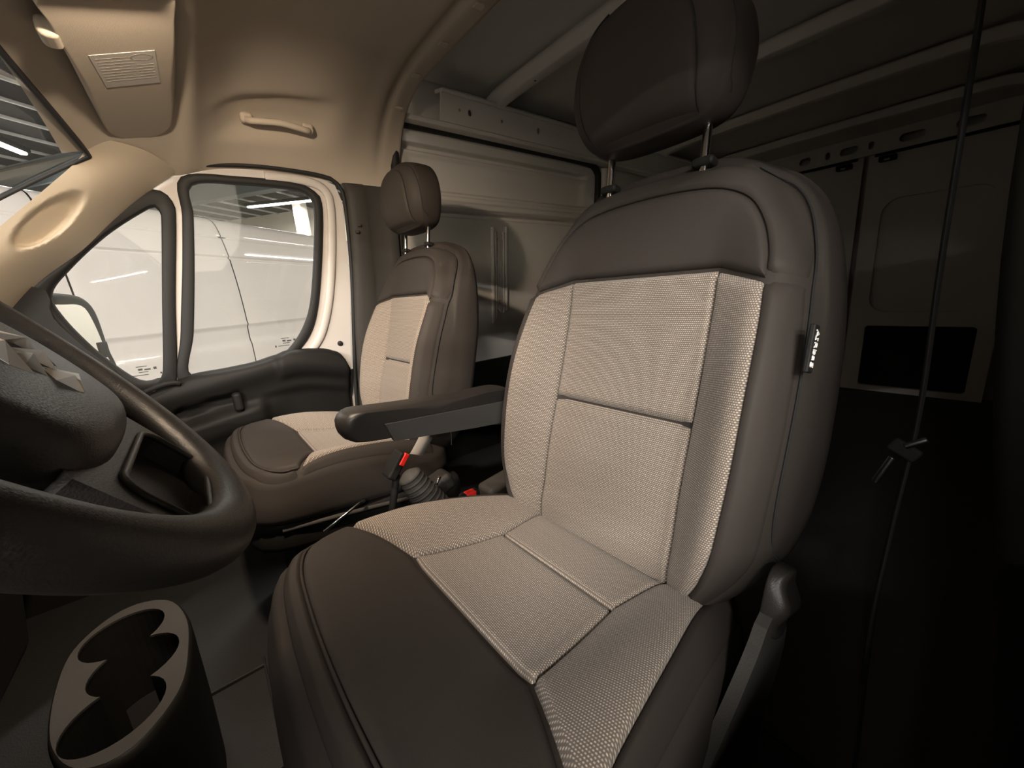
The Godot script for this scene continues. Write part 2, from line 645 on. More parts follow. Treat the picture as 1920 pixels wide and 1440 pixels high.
func cab_shell() -> void:
	var b := Buf.new()
	b.rbox(Vector3(-0.1, FLOOR - 0.03, ZC), Vector3(1.7, 0.06, 2.3), 0.01)
	var fl := tag(obj(b, "floor", M.rubber_floor), "black ribbed rubber floor of the cab in front of the seats", "floor", "", "structure")
	for q in [[-0.03, -0.95, 0.006, 0.36], [-0.13, -0.80, 0.2, 0.006], [-0.13, -1.1, 0.2, 0.006]]:
		b = Buf.new()
		b.rbox(Vector3(q[0], FLOOR + 0.004, q[1]), Vector3(q[2], 0.012, q[3]), 0.003)
		obj(b, "mat_edge", M.rubber_floor, fl)
	b = Buf.new()
	b.slab(PackedVector2Array([Vector2(-0.95, FLOOR), Vector2(-0.36, FLOOR), Vector2(-0.36, -0.02), Vector2(-0.95, -0.02)]), [], func(x, y, d): return wallp(x, y, 0.01 + d), 0.06)
	tag(obj(b, "trim_1", M.black_plastic), "black kick panel ahead of the far door", "trim", "", "structure")
	b = Buf.new()
	b.rbox(Vector3(-1.0, -0.5, ZC), Vector3(0.08, 1.0, 1.95), 0.01)
	tag(obj(b, "wall_front", M.black_plastic), "dark firewall closing the cab below the windshield", "wall", "", "structure")
	b = Buf.new()
	b.rbox(Vector3(1.93, 0.93, ZC), Vector3(4.2, 0.04, 1.72), 0.015)
	tag(obj(b, "ceiling", M.paint), "white outer roof skin of the van", "roof", "", "structure")
	# windshield
	b = Buf.new()
	var hd := curve([[-0.115, 0.41, -1.51], [-0.135, 0.436, -1.35], [-0.155, 0.448, -1.1], [-0.165, 0.452, ZC], [-0.155, 0.448, -0.54], [-0.135, 0.436, -0.29], [-0.115, 0.41, -0.13]], 30)
	var cw := curve([[-0.74, -0.1, -1.64], [-0.82, -0.09, -1.35], [-0.87, -0.08, -1.1], [-0.89, -0.08, ZC], [-0.87, -0.08, -0.54], [-0.82, -0.09, -0.29], [-0.74, -0.1, 0.0]], 30)
	var rows := []
	for k in 13:
		var row := PackedVector3Array()
		for i in 30:
			row.append(hd[i].lerp(cw[i], k / 12.0) + Vector3(-0.03, 0.03, 0) * sin(PI * k / 12.0))
		rows.append(row)
	b.grid(rows)
	tag(obj(b, "window_3", M.glass), "large raked windshield glass at the left edge", "window", "", "structure")
	b = Buf.new()
	var fr := PackedVector3Array()
	for i in 30:
		fr.append(hd[29 - i])
	for k in range(1, 13):
		fr.append(hd[0].lerp(cw[0], k / 12.0) + Vector3(-0.03, 0.03, 0) * sin(PI * k / 12.0))
	b.tube(fr, 0.009, 8, false, 0.6)
	tag(obj(b, "trim_2", M.seal), "black seal round the edge of the windshield", "trim", "", "structure")
func ceil_y(x: float, w: float) -> float:
	var yc := lut(x, [-0.16, -0.10, 0.0, 0.07, 0.088, 0.11, 0.14, 0.2, 0.3, 0.45, 0.6, 0.69, 0.705, 0.72, 0.735, 0.80], [0.448, 0.472, 0.508, 0.53, 0.518, 0.52, 0.556, 0.62, 0.67, 0.704, 0.727, 0.738, 0.75, 0.75, 0.742, 0.75])
	var ye := lut(x, [-0.16, -0.12, 0.055, 0.155, 0.31, 0.48, 0.53, 0.56, 0.8], [0.40, 0.415, 0.427, 0.457, 0.469, 0.462, 0.457, 0.455, 0.455])
	var we := ceil_w(x)
	var p := lut(x, [-0.16, 0.1, 0.3, 0.5, 0.65, 0.8], [4.0, 3.0, 2.4, 2.8, 5.0, 9.0])
	return yc - (yc - ye) * pow(minf(w / we, 1.0), p)

func ceil_w(x: float) -> float:
	return lut(x, [-0.16, -0.12, -0.03, 0.055, 0.3, 0.8], [0.66, 0.68, 0.79, 0.868, 0.868, 0.88])

func headliner() -> void:
	var b := Buf.new()
	var rows := []
	var xs := []
	for k in 97:
		xs.append(lerpf(-0.16, 0.80, k / 96.0))
	var n := 121
	for x in xs:
		var row := PackedVector3Array()
		for j in n:
			var q := lerpf(-1.0, 1.0, float(j) / (n - 1))
			q = signf(q) * (1.0 - pow(1.0 - absf(q), 1.35))
			var w := ceil_w(x) * absf(q)
			var y := ceil_y(x, w)
			# hollow behind the grab handle
			var z := ZC + signf(q) * w
			var hd := pow((x - 0.335) / 0.15, 4) + pow((absf(z - ZC) - 0.665) / 0.07, 4)
			y += 0.03 * exp(-hd)
			row.append(Vector3(x, y, z))
		rows.append(row)
	var lip := PackedVector3Array()
	var lip2 := PackedVector3Array()
	for p in rows[rows.size() - 1]:
		lip.append(p + Vector3(0.008, 0.01, 0))
		lip2.append(Vector3(0.81, maxf(p.y + 0.02, 0.9 if absf(p.z - ZC) < 0.8 else p.y + 0.05), p.z))
	rows.append(lip)
	rows.append(lip2)
	b.grid(rows, false, true)
	var o := tag(obj(b, "ceiling", M.headliner), "beige cloth headliner curving over the cab", "headliner", "", "structure")
	for z in [-0.98, -1.17, -1.36, -1.52]:
		b = Buf.new()
		var y := ceil_y(0.76, absf(z - ZC))
		b.rbox(Vector3(0.757, y - 0.001, z), Vector3(0.03, 0.008, 0.022), 0.003)
		obj(b, "trim_clip", M.headliner, o)
	# right windshield pillar with its hand hold
	b = Buf.new()
	var p1 := curve([[-0.105, 0.44, -1.46], [-0.13, 0.405, -1.505], [-0.2, 0.335, -1.515], [-0.30, 0.24, -1.525], [-0.42, 0.12, -1.53], [-0.55, -0.02, -1.54]], 60)
	var p2 := curve([[0.06, 0.434, -1.68], [-0.025, 0.37, -1.69], [-0.118, 0.288, -1.695], [-0.203, 0.202, -1.70], [-0.315, 0.11, -1.71], [-0.44, -0.03, -1.72]], 60)
	rows = []
	for i in 60:
		var row := PackedVector3Array()
		for k in 31:
			var s := k / 30.0
			var bul := sin(PI * s)
			var p := p1[i].lerp(p2[i], s) + Vector3(0.48, 0.22, 0.84).normalized() * 0.038 * bul
			var g := pow((s - 0.34) / 0.2, 2) + pow((i / 59.0 - 0.42 - (s - 0.34) * 0.12) / 0.135, 2)
			p -= Vector3(0.5, 0.2, 0.8).normalized() * 0.03 * smoothstep(1.2, 0.8, g)
			row.append(p)
		rows.append(row)
	b.grid(rows, false, false)
	tag(obj(b, "trim_3", M.pillar_plastic), "beige windshield pillar trim with an oval hand hold", "trim", "", "structure")
func wall_path(a: Array, count: int, o: float, closed := true, sharp := false) -> PackedVector3Array:
	var out := PackedVector3Array()
	for p in curve(a, count, closed, sharp):
		out.append(wallp(p.x, p.y, o))
	return out

func gasket(inner: Array, outer: Array, called: String, parent: Node) -> void:
	var A := curve(inner, 90, true)
	var B := curve(outer, 90, true)
	var rows := []
	for q in [[0.0, -0.015], [0.0, 0.008], [0.12, 0.013], [0.5, 0.014], [0.88, 0.011], [1.0, 0.005], [1.0, -0.004]]:
		var row := PackedVector3Array()
		for i in 90:
			var p := A[i].lerp(B[i], q[0])
			row.append(wallp(p.x, p.y, q[1]))
		rows.append(row)
	var b := Buf.new()
	b.grid(rows, true)
	obj(b, called, M.seal, parent)

func between(a: Array, c: Array, n: int) -> PackedVector2Array:
	var A := curve(a, n, true)
	var C := curve(c, n, true)
	var o := PackedVector2Array()
	for i in n:
		o.append(Vector2(lerpf(A[i].x, C[i].x, 0.45), lerpf(A[i].y, C[i].y, 0.45)))
	return o

func glass_marks(x: float, y: float, parent: Node) -> void:
	for q in [[0.0, 0.0, 0.05, 0.003], [0.012, 0.012, 0.03, 0.003], [0.004, 0.024, 0.014, 0.008], [0.026, 0.022, 0.02, 0.006], [0.05, 0.024, 0.01, 0.01], [0.01, 0.036, 0.035, 0.003], [-0.035, 0.0, 0.006, 0.01], [0.065, 0.0, 0.006, 0.008]]:
		var b := Buf.new()
		b.rbox(wallp(x + q[0] * 0.8, y + q[1] * 0.8, -0.004), Vector3(q[2] * 0.8, q[3] * 0.8, 0.0006), 0.0002)
		obj(b, "etched_mark", M.dark_print, parent)

func passenger_door() -> void:
	var t := thing("door_1", "far front door with painted window frame and black plastic panel", "door", Vector3.ZERO, "", "structure")
	var mg := [[0.09, 0.405], [0.222, 0.42], [0.368, 0.42], [0.425, 0.41], [0.449, 0.371], [0.43, 0.228], [0.389, 0.028], [0.348, -0.074], [0.29, -0.15], [0.235, -0.183], [0.1, -0.2], [-0.038, -0.21], [0.0, -0.06], [0.045, 0.15], [0.075, 0.31]]
	var mo := [[0.066, 0.425], [0.222, 0.443], [0.39, 0.442], [0.456, 0.42], [0.478, 0.373], [0.457, 0.215], [0.414, 0.01], [0.37, -0.105], [0.305, -0.178], [0.235, -0.215], [0.1, -0.225], [-0.07, -0.235], [-0.036, -0.06], [0.012, 0.15], [0.045, 0.31]]
	var qg := [[-0.016, 0.334], [-0.044, 0.321], [-0.143, 0.249], [-0.243, 0.153], [-0.296, 0.085], [-0.29, 0.02], [-0.25, -0.08], [-0.2, -0.165], [-0.165, -0.203], [-0.128, -0.203], [-0.108, -0.18], [-0.06, 0.05], [-0.011, 0.285], [-0.008, 0.32]]
	var qo := [[0.008, 0.38], [-0.045, 0.372], [-0.155, 0.308], [-0.275, 0.225], [-0.40, 0.125], [-0.40, 0.0], [-0.31, -0.1], [-0.23, -0.19], [-0.19, -0.235], [-0.10, -0.235], [-0.073, -0.195], [-0.025, 0.05], [0.026, 0.286], [0.032, 0.345]]
	# frame sheet with the two window openings
	var split := [[0.04, 0.433], [0.035, 0.39], [0.0, 0.2], [-0.04, 0.0], [-0.088, -0.2], [-0.10, -0.36]]
	var left := [[-0.2, -0.36], [-0.47, -0.34], [-0.47, -0.02], [-0.42, 0.11], [-0.29, 0.225], [-0.16, 0.315], [-0.04, 0.39]]
	var right := [[0.155, 0.464], [0.309, 0.475], [0.483, 0.467], [0.535, 0.448], [0.555, 0.39], [0.552, 0.19], [0.54, 0.02], [0.52, -0.16], [0.505, -0.32], [0.2, -0.36]]
	var lo := PackedVector2Array()
	for p in split:
		lo.append(Vector2(p[0], p[1]))
	for p in left:
		lo.append(Vector2(p[0], p[1]))
	var ro := PackedVector2Array()
	for p in right:
		ro.append(Vector2(p[0], p[1]))
	for k in range(split.size() - 1, -1, -1):
		ro.append(Vector2(split[k][0], split[k][1]))
	var b := Buf.new()
	b.slab(lo, [between(qg, qo, 60)], func(x, y, d): return wallp(x, y, d), 0.05)
	b.slab(ro, [between(mg, mo, 70)], func(x, y, d): return wallp(x, y, d), 0.05)
	obj(b, "window_frame", M.paint, t)
	gasket(mg, mo, "window_gasket", t)
	gasket(qg, qo, "quarter_gasket", t)
	b = Buf.new()
	b.tube(wall_path([[-0.33, 0.2], [-0.24, 0.262], [-0.14, 0.33], [-0.045, 0.396], [0.055, 0.447], [0.155, 0.468], [0.309, 0.479], [0.483, 0.471], [0.54, 0.45], [0.56, 0.39], [0.558, 0.19], [0.547, 0.02], [0.53, -0.16], [0.51, -0.4], [0.5, -0.8]], 80, 0.015, false), 0.008, 8)
	obj(b, "door_seal", M.seal, t)
	# raised welded rim of the frame, behind the main window
	b = Buf.new()
	b.tube(wall_path([[0.30, 0.452], [0.42, 0.452], [0.49, 0.43], [0.508, 0.37], [0.49, 0.2], [0.455, 0.02], [0.41, -0.11], [0.36, -0.18]], 50, 0.004, false), 0.016, 10, false, 0.6)
	obj(b, "frame_bead", M.paint, t)
	b = Buf.new()
	b.lathe(wallp(0.475, -0.165, 0.004), Vector3(0, -0.12, 1), [[0.0, 0.003], [0.009, 0.003], [0.011, 0.0], [0.011, -0.004]], 16)
	obj(b, "plug", M.seal, t)
	# lower panel
	var out := [[-0.40, -0.29], [-0.25, -0.265], [-0.143, -0.243], [-0.057, -0.21], [0.075, -0.2], [0.16, -0.192], [0.235, -0.175], [0.28, -0.163], [0.36, -0.168], [0.43, -0.185], [0.475, -0.225], [0.495, -0.32], [0.495, -0.6], [0.48, -0.86], [0.2, -0.88], [-0.2, -0.88], [-0.38, -0.84], [-0.40, -0.55]]
	var top := func(x: float, y: float) -> float:
		var crest := lut(x, [-0.4, -0.143, 0.075, 0.28, 0.5], [-0.29, -0.25, -0.215, -0.19, -0.24])
		var dy := crest - y
		var h := 0.034 + 0.02 * exp(-pow((dy - 0.03) / 0.04, 2))
		# arm ledge with a pull pocket in it, hollow door bin below
		h += 0.03 * smoothstep(0.13, 0.16, dy) * smoothstep(0.26, 0.2, dy) * smoothstep(0.28, 0.1, x)
		h -= 0.035 * smoothstep(0.075, 0.085, dy) * smoothstep(0.135, 0.125, dy) * smoothstep(-0.12, -0.1, x) * smoothstep(0.1, 0.08, x)
		h -= 0.02 * smoothstep(0.12, 0.15, dy) * smoothstep(0.14, 0.18, x)
		h += 0.014 * smoothstep(0.215, 0.235, x) * smoothstep(0.09, 0.06, dy)
		return maxf(h, 0.012)
	var P := pad(out, 110, Vector2(0.05, -0.5), top, wallp, 0.02, 0.03, 0.0)
	b = Buf.new()
	var rows := []
	for k in 46:
		var row := PackedVector3Array()
		for j in 90:
			var x := lerpf(-0.40, 0.495, j / 89.0)
			var yt := lut(x, [-0.40, -0.25, -0.143, -0.057, 0.075, 0.16, 0.235, 0.28, 0.36, 0.43, 0.475, 0.495], [-0.29, -0.265, -0.243, -0.21, -0.2, -0.192, -0.175, -0.163, -0.168, -0.185, -0.225, -0.30])
			var y := lerpf(yt, -0.88, pow(k / 45.0, 1.6))
			var d := minf(yt - y, minf(x + 0.40, 0.495 - x))
			var rr := clampf(1.0 - d / 0.02, 0, 1)
			row.append(wallp(x, y, top.call(x, y) - 0.03 * (1 - sqrt(1 - rr * rr))))
		rows.append(row)
	var first := PackedVector3Array()
	for p in rows[0]:
		first.append(p - Vector3(0, 0.004, 0.06))
	rows.push_front(first)
	b.grid(rows)
	obj(b, "door_panel", M.black_plastic, t)
	b = Buf.new()
	b.rbox(wallp(0.075, -0.325, 0.052), Vector3(0.03, 0.07, 0.04), 0.012)
	obj(b, "pull_handle", M.black_plastic, t)
	b = Buf.new()
	b.tube(wall_path([[-0.165, -0.236], [-0.12, -0.222], [-0.085, -0.219], [-0.07, -0.225]], 14, 0.056, false), 0.008, 8, false, 0.6)
	obj(b, "lock_lever", M.black_plastic, t)
	b = Buf.new()
	b.slab(PackedVector2Array([Vector2(-0.5, FLOOR - 0.02), Vector2(0.8, FLOOR - 0.02), Vector2(0.8, -0.3), Vector2(-0.5, -0.25)]), [], func(x, y, d): return wallp(x, y, -0.03 + d), 0.03)
	obj(b, "outer_skin", M.paint, t)
	# panes
	b = Buf.new()
	b.slab(flat2(curve([[0.08, 0.412], [0.222, 0.428], [0.372, 0.428], [0.435, 0.416], [0.458, 0.371], [0.438, 0.228], [0.397, 0.028], [0.355, -0.08], [0.295, -0.158], [0.235, -0.19], [0.1, -0.21], [-0.045, -0.22], [-0.005, -0.06], [0.035, 0.15], [0.065, 0.31]], 60, true)), [], func(x, y, d): return wallp(x, y, -0.012 + d), 0.004)
	var w1 := tag(obj(b, "window_1", M.glass), "clear wind-down pane of the far front door", "window", "", "structure")
	glass_marks(0.265, -0.145, w1)
	b = Buf.new()
	b.slab(flat2(curve([[-0.014, 0.342], [-0.048, 0.328], [-0.147, 0.255], [-0.25, 0.157], [-0.304, 0.085], [-0.298, 0.018], [-0.257, -0.085], [-0.206, -0.172], [-0.168, -0.211], [-0.124, -0.211], [-0.10, -0.18], [-0.052, 0.05], [-0.003, 0.285], [0.0, 0.325]], 60, true)), [], func(x, y, d): return wallp(x, y, -0.012 + d), 0.004)
	var w2 := tag(obj(b, "window_2", M.glass), "fixed triangular quarter pane ahead of the far door window", "window", "", "structure")
	glass_marks(-0.165, -0.185, w2)
	# black cover over the mirror foot, in the front corner of the door
	b = Buf.new()
	b.slab(flat2(curve([[-0.30, 0.095], [-0.36, 0.1], [-0.46, 0.02], [-0.55, -0.12], [-0.55, -0.3], [-0.2, -0.3], [-0.21, -0.18], [-0.262, -0.08], [-0.305, 0.02]], 50, true)), [], func(x, y, d): return wallp(x, y, 0.03 + d), 0.05)
	obj(b, "mirror_cover", M.seal, t)
	# middle pillar trim
	var bp := thing("trim_4", "dark grey plastic pillar trim behind the far door", "trim", Vector3.ZERO, "", "structure")
	b = Buf.new()
	rows = []
	for k in 40:
		var y := lerpf(0.455, -0.75, k / 39.0)
		var row := PackedVector3Array()
		var x0 := lut(y, [-0.75, -0.16, 0.19, 0.39, 0.455], [0.515, 0.535, 0.562, 0.566, 0.56])
		for q in [[0.0, -0.01], [0.0, 0.03], [0.05, 0.04], [0.15, 0.045], [0.35, 0.045], [0.4, 0.034], [0.7, 0.034], [0.76, 0.05], [0.95, 0.05], [1.0, 0.04], [1.02, -0.02]]:
			row.append(wallp(lerpf(x0, 0.765, q[0]), y, q[1] * (0.55 if k == 0 else 1.0)))
		rows.append(row)
	b.grid(rows)
	obj(b, "cover", M.grey_trim, bp)
	for q in [[0.595, 0.30], [0.585, 0.275]]:
		b = Buf.new()
		b.rbox(wallp(q[0], q[1], 0.05), Vector3(0.014, 0.012, 0.016), 0.004)
		obj(b, "belt_guide_button", M.grey_trim, bp)
func cargo_area() -> void:
	var b := Buf.new()
	b.rbox(Vector3(2.37, FLOOR - 0.03, ZC), Vector3(3.24, 0.06, 2.3), 0.01)
	tag(obj(b, "floor", M.plywood), "dark cargo floor behind the seats", "floor", "", "structure")
	# sliding door inner sheet with pressed swages
	var t := thing("door_2", "grey painted inside of the sliding side door behind the seats", "door", Vector3.ZERO, "", "structure")
	var rows := []
	var levels := []
	for k in 120:
		levels.append(0.685 - k * 0.003)
	for k in 41:
		levels.append(lerpf(0.325, -0.88, k / 40.0))
	for y in levels:
		var row := PackedVector3Array()
		for j in 81:
			var x := lerpf(0.785, 2.09, j / 80.0)
			var o := -0.012 * smoothstep(0.0, 0.03, x - 0.83) * smoothstep(0.0, 0.03, 1.99 - x) * smoothstep(0.0, 0.02, 0.61 - y)
			o -= 0.03 * smoothstep(0.0, 0.006, y - 0.615) * smoothstep(0.0, 0.006, 0.645 - y) * smoothstep(0.0, 0.02, x - 0.82) * smoothstep(0.0, 0.02, 2.0 - x)
			o += 0.016 * smoothstep(0.0, 0.012, y - 0.395) * smoothstep(0.0, 0.012, 0.475 - y)
			o += 0.008 * smoothstep(0.0, 0.008, y - 0.425) * smoothstep(0.0, 0.008, 0.455 - y)
			o -= 0.03 * smoothstep(0.0, 0.006, y - 0.365) * smoothstep(0.0, 0.006, 0.393 - y)
			o += 0.012 * smoothstep(0.0, 0.02, -0.36 - y)
			row.append(wallp(x, y, o))
		rows.append(row)
	b = Buf.new()
	b.grid(rows)
	obj(b, "inner_sheet", M.inner_paint, t)
	for q in [[1.30, 0.33, -0.165, 0.011], [1.318, 0.31, -0.14, 0.008], [1.388, 0.335, -0.1, 0.011], [1.372, 0.31, -0.11, 0.007]]:
		b = Buf.new()
		b.tube(wall_path([[q[0], q[1]], [q[0] + 0.003, (q[1] + q[2]) * 0.5], [q[0] + 0.004, q[2]]], 10, -0.004, false), q[3], 8)
		obj(b, "pressed_rib", M.inner_paint, t)
	b = Buf.new()
	b.slab(rrect(0.80, -0.9, 2.08, -0.365, 0.03), [], func(x, y, d): return wallp(x, y, 0.024 + d), 0.02)
	obj(b, "lower_trim", M.black_plastic, t)
	b = Buf.new()
	b.slab(rrect(1.33, -0.1, 1.365, 0.28, 0.016), [rrect(1.342, 0.08, 1.352, 0.1, 0.004), rrect(1.342, -0.06, 1.352, -0.04, 0.004)], func(x, y, d): return wallp(x, y, 0.0 + d), 0.016)
	obj(b, "bracket_plate", M.inner_paint, t)
	b = Buf.new()
	b.tube(wall_path([[0.775, -0.5], [0.78, 0.3], [0.785, 0.62], [0.80, 0.685], [0.86, 0.703], [1.4, 0.706], [1.95, 0.704], [2.06, 0.685], [2.095, 0.62], [2.1, 0.3], [2.1, -0.5]], 90, 0.015, false), 0.019, 8)
	obj(b, "door_seal", M.seal, t)
	# side wall behind the sliding door, roof side rail
	b = Buf.new()
	b.slab(PackedVector2Array([Vector2(2.09, FLOOR), Vector2(3.98, FLOOR), Vector2(3.98, 0.92), Vector2(0.78, 0.92), Vector2(0.78, 0.69), Vector2(2.09, 0.69)]), [], func(x, y, d): return wallp(x, y, -0.01 + d), 0.06)
	tag(obj(b, "wall_right", M.inner_paint), "grey painted steel side wall of the cargo bay behind the sliding door", "wall", "", "structure")
	b = Buf.new()
	b.slab(PackedVector2Array([Vector2(0.78, FLOOR), Vector2(2.1, FLOOR), Vector2(2.1, 0.7), Vector2(0.78, 0.7)]), [], func(x, y, d): return wallp(x, y, -0.05 + d), 0.03)
	obj(b, "outer_skin", M.paint, t)
	b = Buf.new()
	b.tube(wall_path([[2.135, 0.69], [2.15, 0.4], [2.15, -0.4]], 16, 0.02, false), 0.03, 8)
	tag(obj(b, "trim_5", M.inner_paint), "grey painted rear pillar of the sliding door opening", "trim", "", "structure")
	var rail := thing("trim_6", "grey steel roof rail with round holes above the sliding door", "rail", Vector3.ZERO, "", "structure")
	b = Buf.new()
	var holes := []
	for x in [1.06, 1.115, 1.29, 1.52, 1.66, 1.9, 2.3]:
		var r := 0.012 if x in [1.115, 1.52, 1.9] else 0.006
		var c := PackedVector2Array()
		for k in 12:
			c.append(Vector2(x + r * cos(TAU * k / 12), 0.765 + r * sin(TAU * k / 12)))
		holes.append(c)
	b.slab(PackedVector2Array([Vector2(0.97, 0.715), Vector2(3.9, 0.715), Vector2(3.9, 0.815), Vector2(0.97, 0.815)]), holes, func(x, y, d): return Vector3(x, y, -1.70 + 0.125 * y + 0.035 + (y - 0.715) * 0.15 + d), 0.008)
	obj(b, "rail_face", M.inner_paint, rail)
	b = Buf.new()
	b.rbox(Vector3(2.435, 0.822, -1.57), Vector3(2.93, 0.016, 0.07), 0.006, Basis(Vector3.RIGHT, 0.25))
	obj(b, "rail_flange", M.inner_paint, rail)
	b = Buf.new()
	b.rbox(Vector3(2.37, 0.708, -1.612), Vector3(3.1, 0.02, 0.06), 0.006)
	obj(b, "rail_lip", M.inner_paint, rail)
	# roof sheet and bows
	b = Buf.new()
	b.rbox(Vector3(2.36, 0.885, ZC), Vector3(3.2, 0.02, 1.62), 0.006)
	var roof := tag(obj(b, "ceiling", M.inner_paint), "bare metal underside of the cargo roof", "ceiling", "", "structure")
	for x in [1.27, 1.97, 2.66, 3.35]:
		b = Buf.new()
		rows = []
		var spine := curve([[0, 0.79, -1.60], [0, 0.815, -1.55], [0, 0.825, -1.45], [0, 0.83, -1.2], [0, 0.833, ZC], [0, 0.83, -0.44], [0, 0.825, -0.19], [0, 0.815, -0.09], [0, 0.79, -0.04]], 40)
		for p in spine:
			var row := PackedVector3Array()
			for q in [[-0.055, 0.035], [-0.036, 0.032], [-0.028, 0.0], [-0.02, -0.006], [0.02, -0.006], [0.028, 0.0], [0.036, 0.032], [0.055, 0.035]]:
				row.append(Vector3(x + q[0], p.y + q[1], p.z))
			rows.append(row)
		b.grid(rows)
		obj(b, "roof_bow", M.inner_paint, roof)
		for z in [-1.47, -1.41, -1.36, -1.31]:
			b = Buf.new()
			b.lathe(Vector3(x, 0.823, z), Vector3.DOWN, [[0.0, 0.001], [0.01, 0.0], [0.011, -0.004]], 10)
			obj(b, "bow_hole", M.dark_gap, roof)
	# rear doors
	b = Buf.new()
	var hh := []
	for q in [[-1.08, 0.07], [-0.94, 0.03], [-0.82, 0.1], [-0.7, 0.03], [-0.5, 0.12], [-0.25, 0.12]]:
		hh.append(rrect(q[0] - q[1] * 0.5, 0.78, q[0] + q[1] * 0.5, 0.83, minf(0.022, q[1] * 0.45)))
	b.slab(PackedVector2Array([Vector2(-1.66, 0.745), Vector2(0.02, 0.745), Vector2(0.02, 0.9), Vector2(-1.66, 0.9)]), hh, func(z, y, d): return Vector3(3.86 - d, y, z), 0.01)
	tag(obj(b, "trim_7", M.inner_paint), "grey steel header with slots above the rear doors", "header", "", "structure")
	b = Buf.new()
	b.rbox(Vector3(3.99, 0.0, ZC), Vector3(0.03, 1.9, 2.2), 0.005)
	tag(obj(b, "wall_back", M.paint), "outer skin closing the rear of the van", "wall", "", "structure")
	for q in [[-1.66, -0.735, "door_3", "far rear cargo door partly hidden by the big headrest", -0.735], [-0.705, 0.02, "door_4", "near rear cargo door with a rounded pressed panel and a dark lower window"]]:
		var d := thing(q[2], q[3], "door", Vector3.ZERO, "", "structure")
		var z0: float = q[0]
		var z1: float = q[1]
		b = Buf.new()
		b.slab(PackedVector2Array([Vector2(z0, FLOOR), Vector2(z1, FLOOR), Vector2(z1, 0.74), Vector2(z0, 0.74)]), [rrect(z0 + 0.1, -0.33, z1 - 0.1, 0.44, 0.1), rrect(z0 + 0.1, -0.88, z1 - 0.08, -0.43, 0.02)], func(z, y, dd): return Vector3(3.88 - dd, y, z), 0.035)
		obj(b, "inner_sheet", M.inner_paint, d)
		b = Buf.new()
		b.rbox(Vector3(3.92, 0.05, (z0 + z1) * 0.5), Vector3(0.012, 0.84, z1 - z0 - 0.1), 0.005)
		obj(b, "pressed_panel", M.inner_paint, d)
		b = Buf.new()
		b.rbox(Vector3(3.93, -0.66, (z0 + z1) * 0.5), Vector3(0.012, 0.52, z1 - z0 - 0.1), 0.005)
		obj(b, "lower_panel", M.dark_gap, d)
		b = Buf.new()
		b.tube(pts3([[3.875, 0.735, z0 + 0.03], [3.875, 0.735, z1 - 0.03]]), 0.01, 6)
		obj(b, "door_seal", M.seal, d)
		b = Buf.new()
		b.rbox(Vector3(3.86, 0.70, z1 - 0.1 if z0 < -1 else z0 + 0.1), Vector3(0.05, 0.035, 0.09), 0.008)
		var la := obj(b, "latch", M.black_plastic, d)
		b = Buf.new()
		b.rbox(Vector3(3.83, 0.69, z1 - 0.1 if z0 < -1 else z0 + 0.1), Vector3(0.014, 0.012, 0.03), 0.004)
		obj(b, "striker", M.satin_metal, la)
func driver_side() -> void:
	# the near side stands open at the door; behind it pillar and cargo wall
	var b := Buf.new()
	b.slab(PackedVector2Array([Vector2(0.86, FLOOR - 0.02), Vector2(3.98, FLOOR - 0.02), Vector2(3.98, 0.92), Vector2(0.86, 0.92)]), [], func(x, y, d): return Vector3(x, y, 0.105 - 0.125 * y - 0.01 - d), 0.05)
	tag(obj(b, "wall_left", M.inner_paint), "dim grey cargo wall on the driver's side", "wall", "", "structure")
	var t := thing("door_5", "driver's door beside the camera, black panel and window opening", "door", Vector3.ZERO, "", "structure")
	var nearp := func(x: float, y: float, d: float) -> Vector3: return Vector3(x, y, 0.105 - 0.125 * y - d)
	b = Buf.new()
	b.slab(PackedVector2Array([Vector2(-1.0, FLOOR - 0.02), Vector2(0.88, FLOOR - 0.02), Vector2(0.88, 0.55), Vector2(0.05, 0.5), Vector2(-0.45, 0.05), Vector2(-1.0, -0.1)]), [PackedVector2Array([Vector2(0.09, 0.4), Vector2(0.42, 0.41), Vector2(0.43, 0.2), Vector2(0.38, 0.0), Vector2(0.25, -0.18), Vector2(-0.2, -0.2), Vector2(-0.28, 0.06)])], nearp, 0.05)
	obj(b, "door_frame", M.seal, t)
	b = Buf.new()
	b.rbox(Vector3(0.05, -0.56, 0.13), Vector3(0.9, 0.62, 0.05), 0.02, Basis(Vector3.RIGHT, -0.124))
	obj(b, "door_panel", M.black_plastic, t)
	b = Buf.new()
	b.slab(PackedVector2Array([Vector2(0.1, 0.41), Vector2(0.43, 0.42), Vector2(0.44, 0.2), Vector2(0.39, -0.01), Vector2(0.25, -0.19), Vector2(-0.21, -0.21), Vector2(-0.29, 0.07)]), [], func(x, y, d): return nearp.call(x, y, -0.02 + d), 0.004)
	obj(b, "pane", M.glass, t)
	b = Buf.new()
	var rows := []
	for k in 24:
		var y := lerpf(0.7, FLOOR, k / 23.0)
		var row := PackedVector3Array()
		var z := 0.105 - 0.125 * y
		var c := lut(y, [-0.92, -0.7, 0.0, 0.7], [0.095, 0.085, -0.005, -0.01])
		for q in [[0.66, z], [0.67, c + 0.06], [0.70, c + 0.015], [0.74, c], [0.82, c], [0.87, c + 0.02], [0.88, z]]:
			row.append(Vector3(q[0], y, q[1]))
		rows.append(row)
	b.grid(rows, false, true)
	tag(obj(b, "trim_8", M.grey_trim), "dark pillar trim at the right edge beside the driver's belt", "trim", "", "structure")
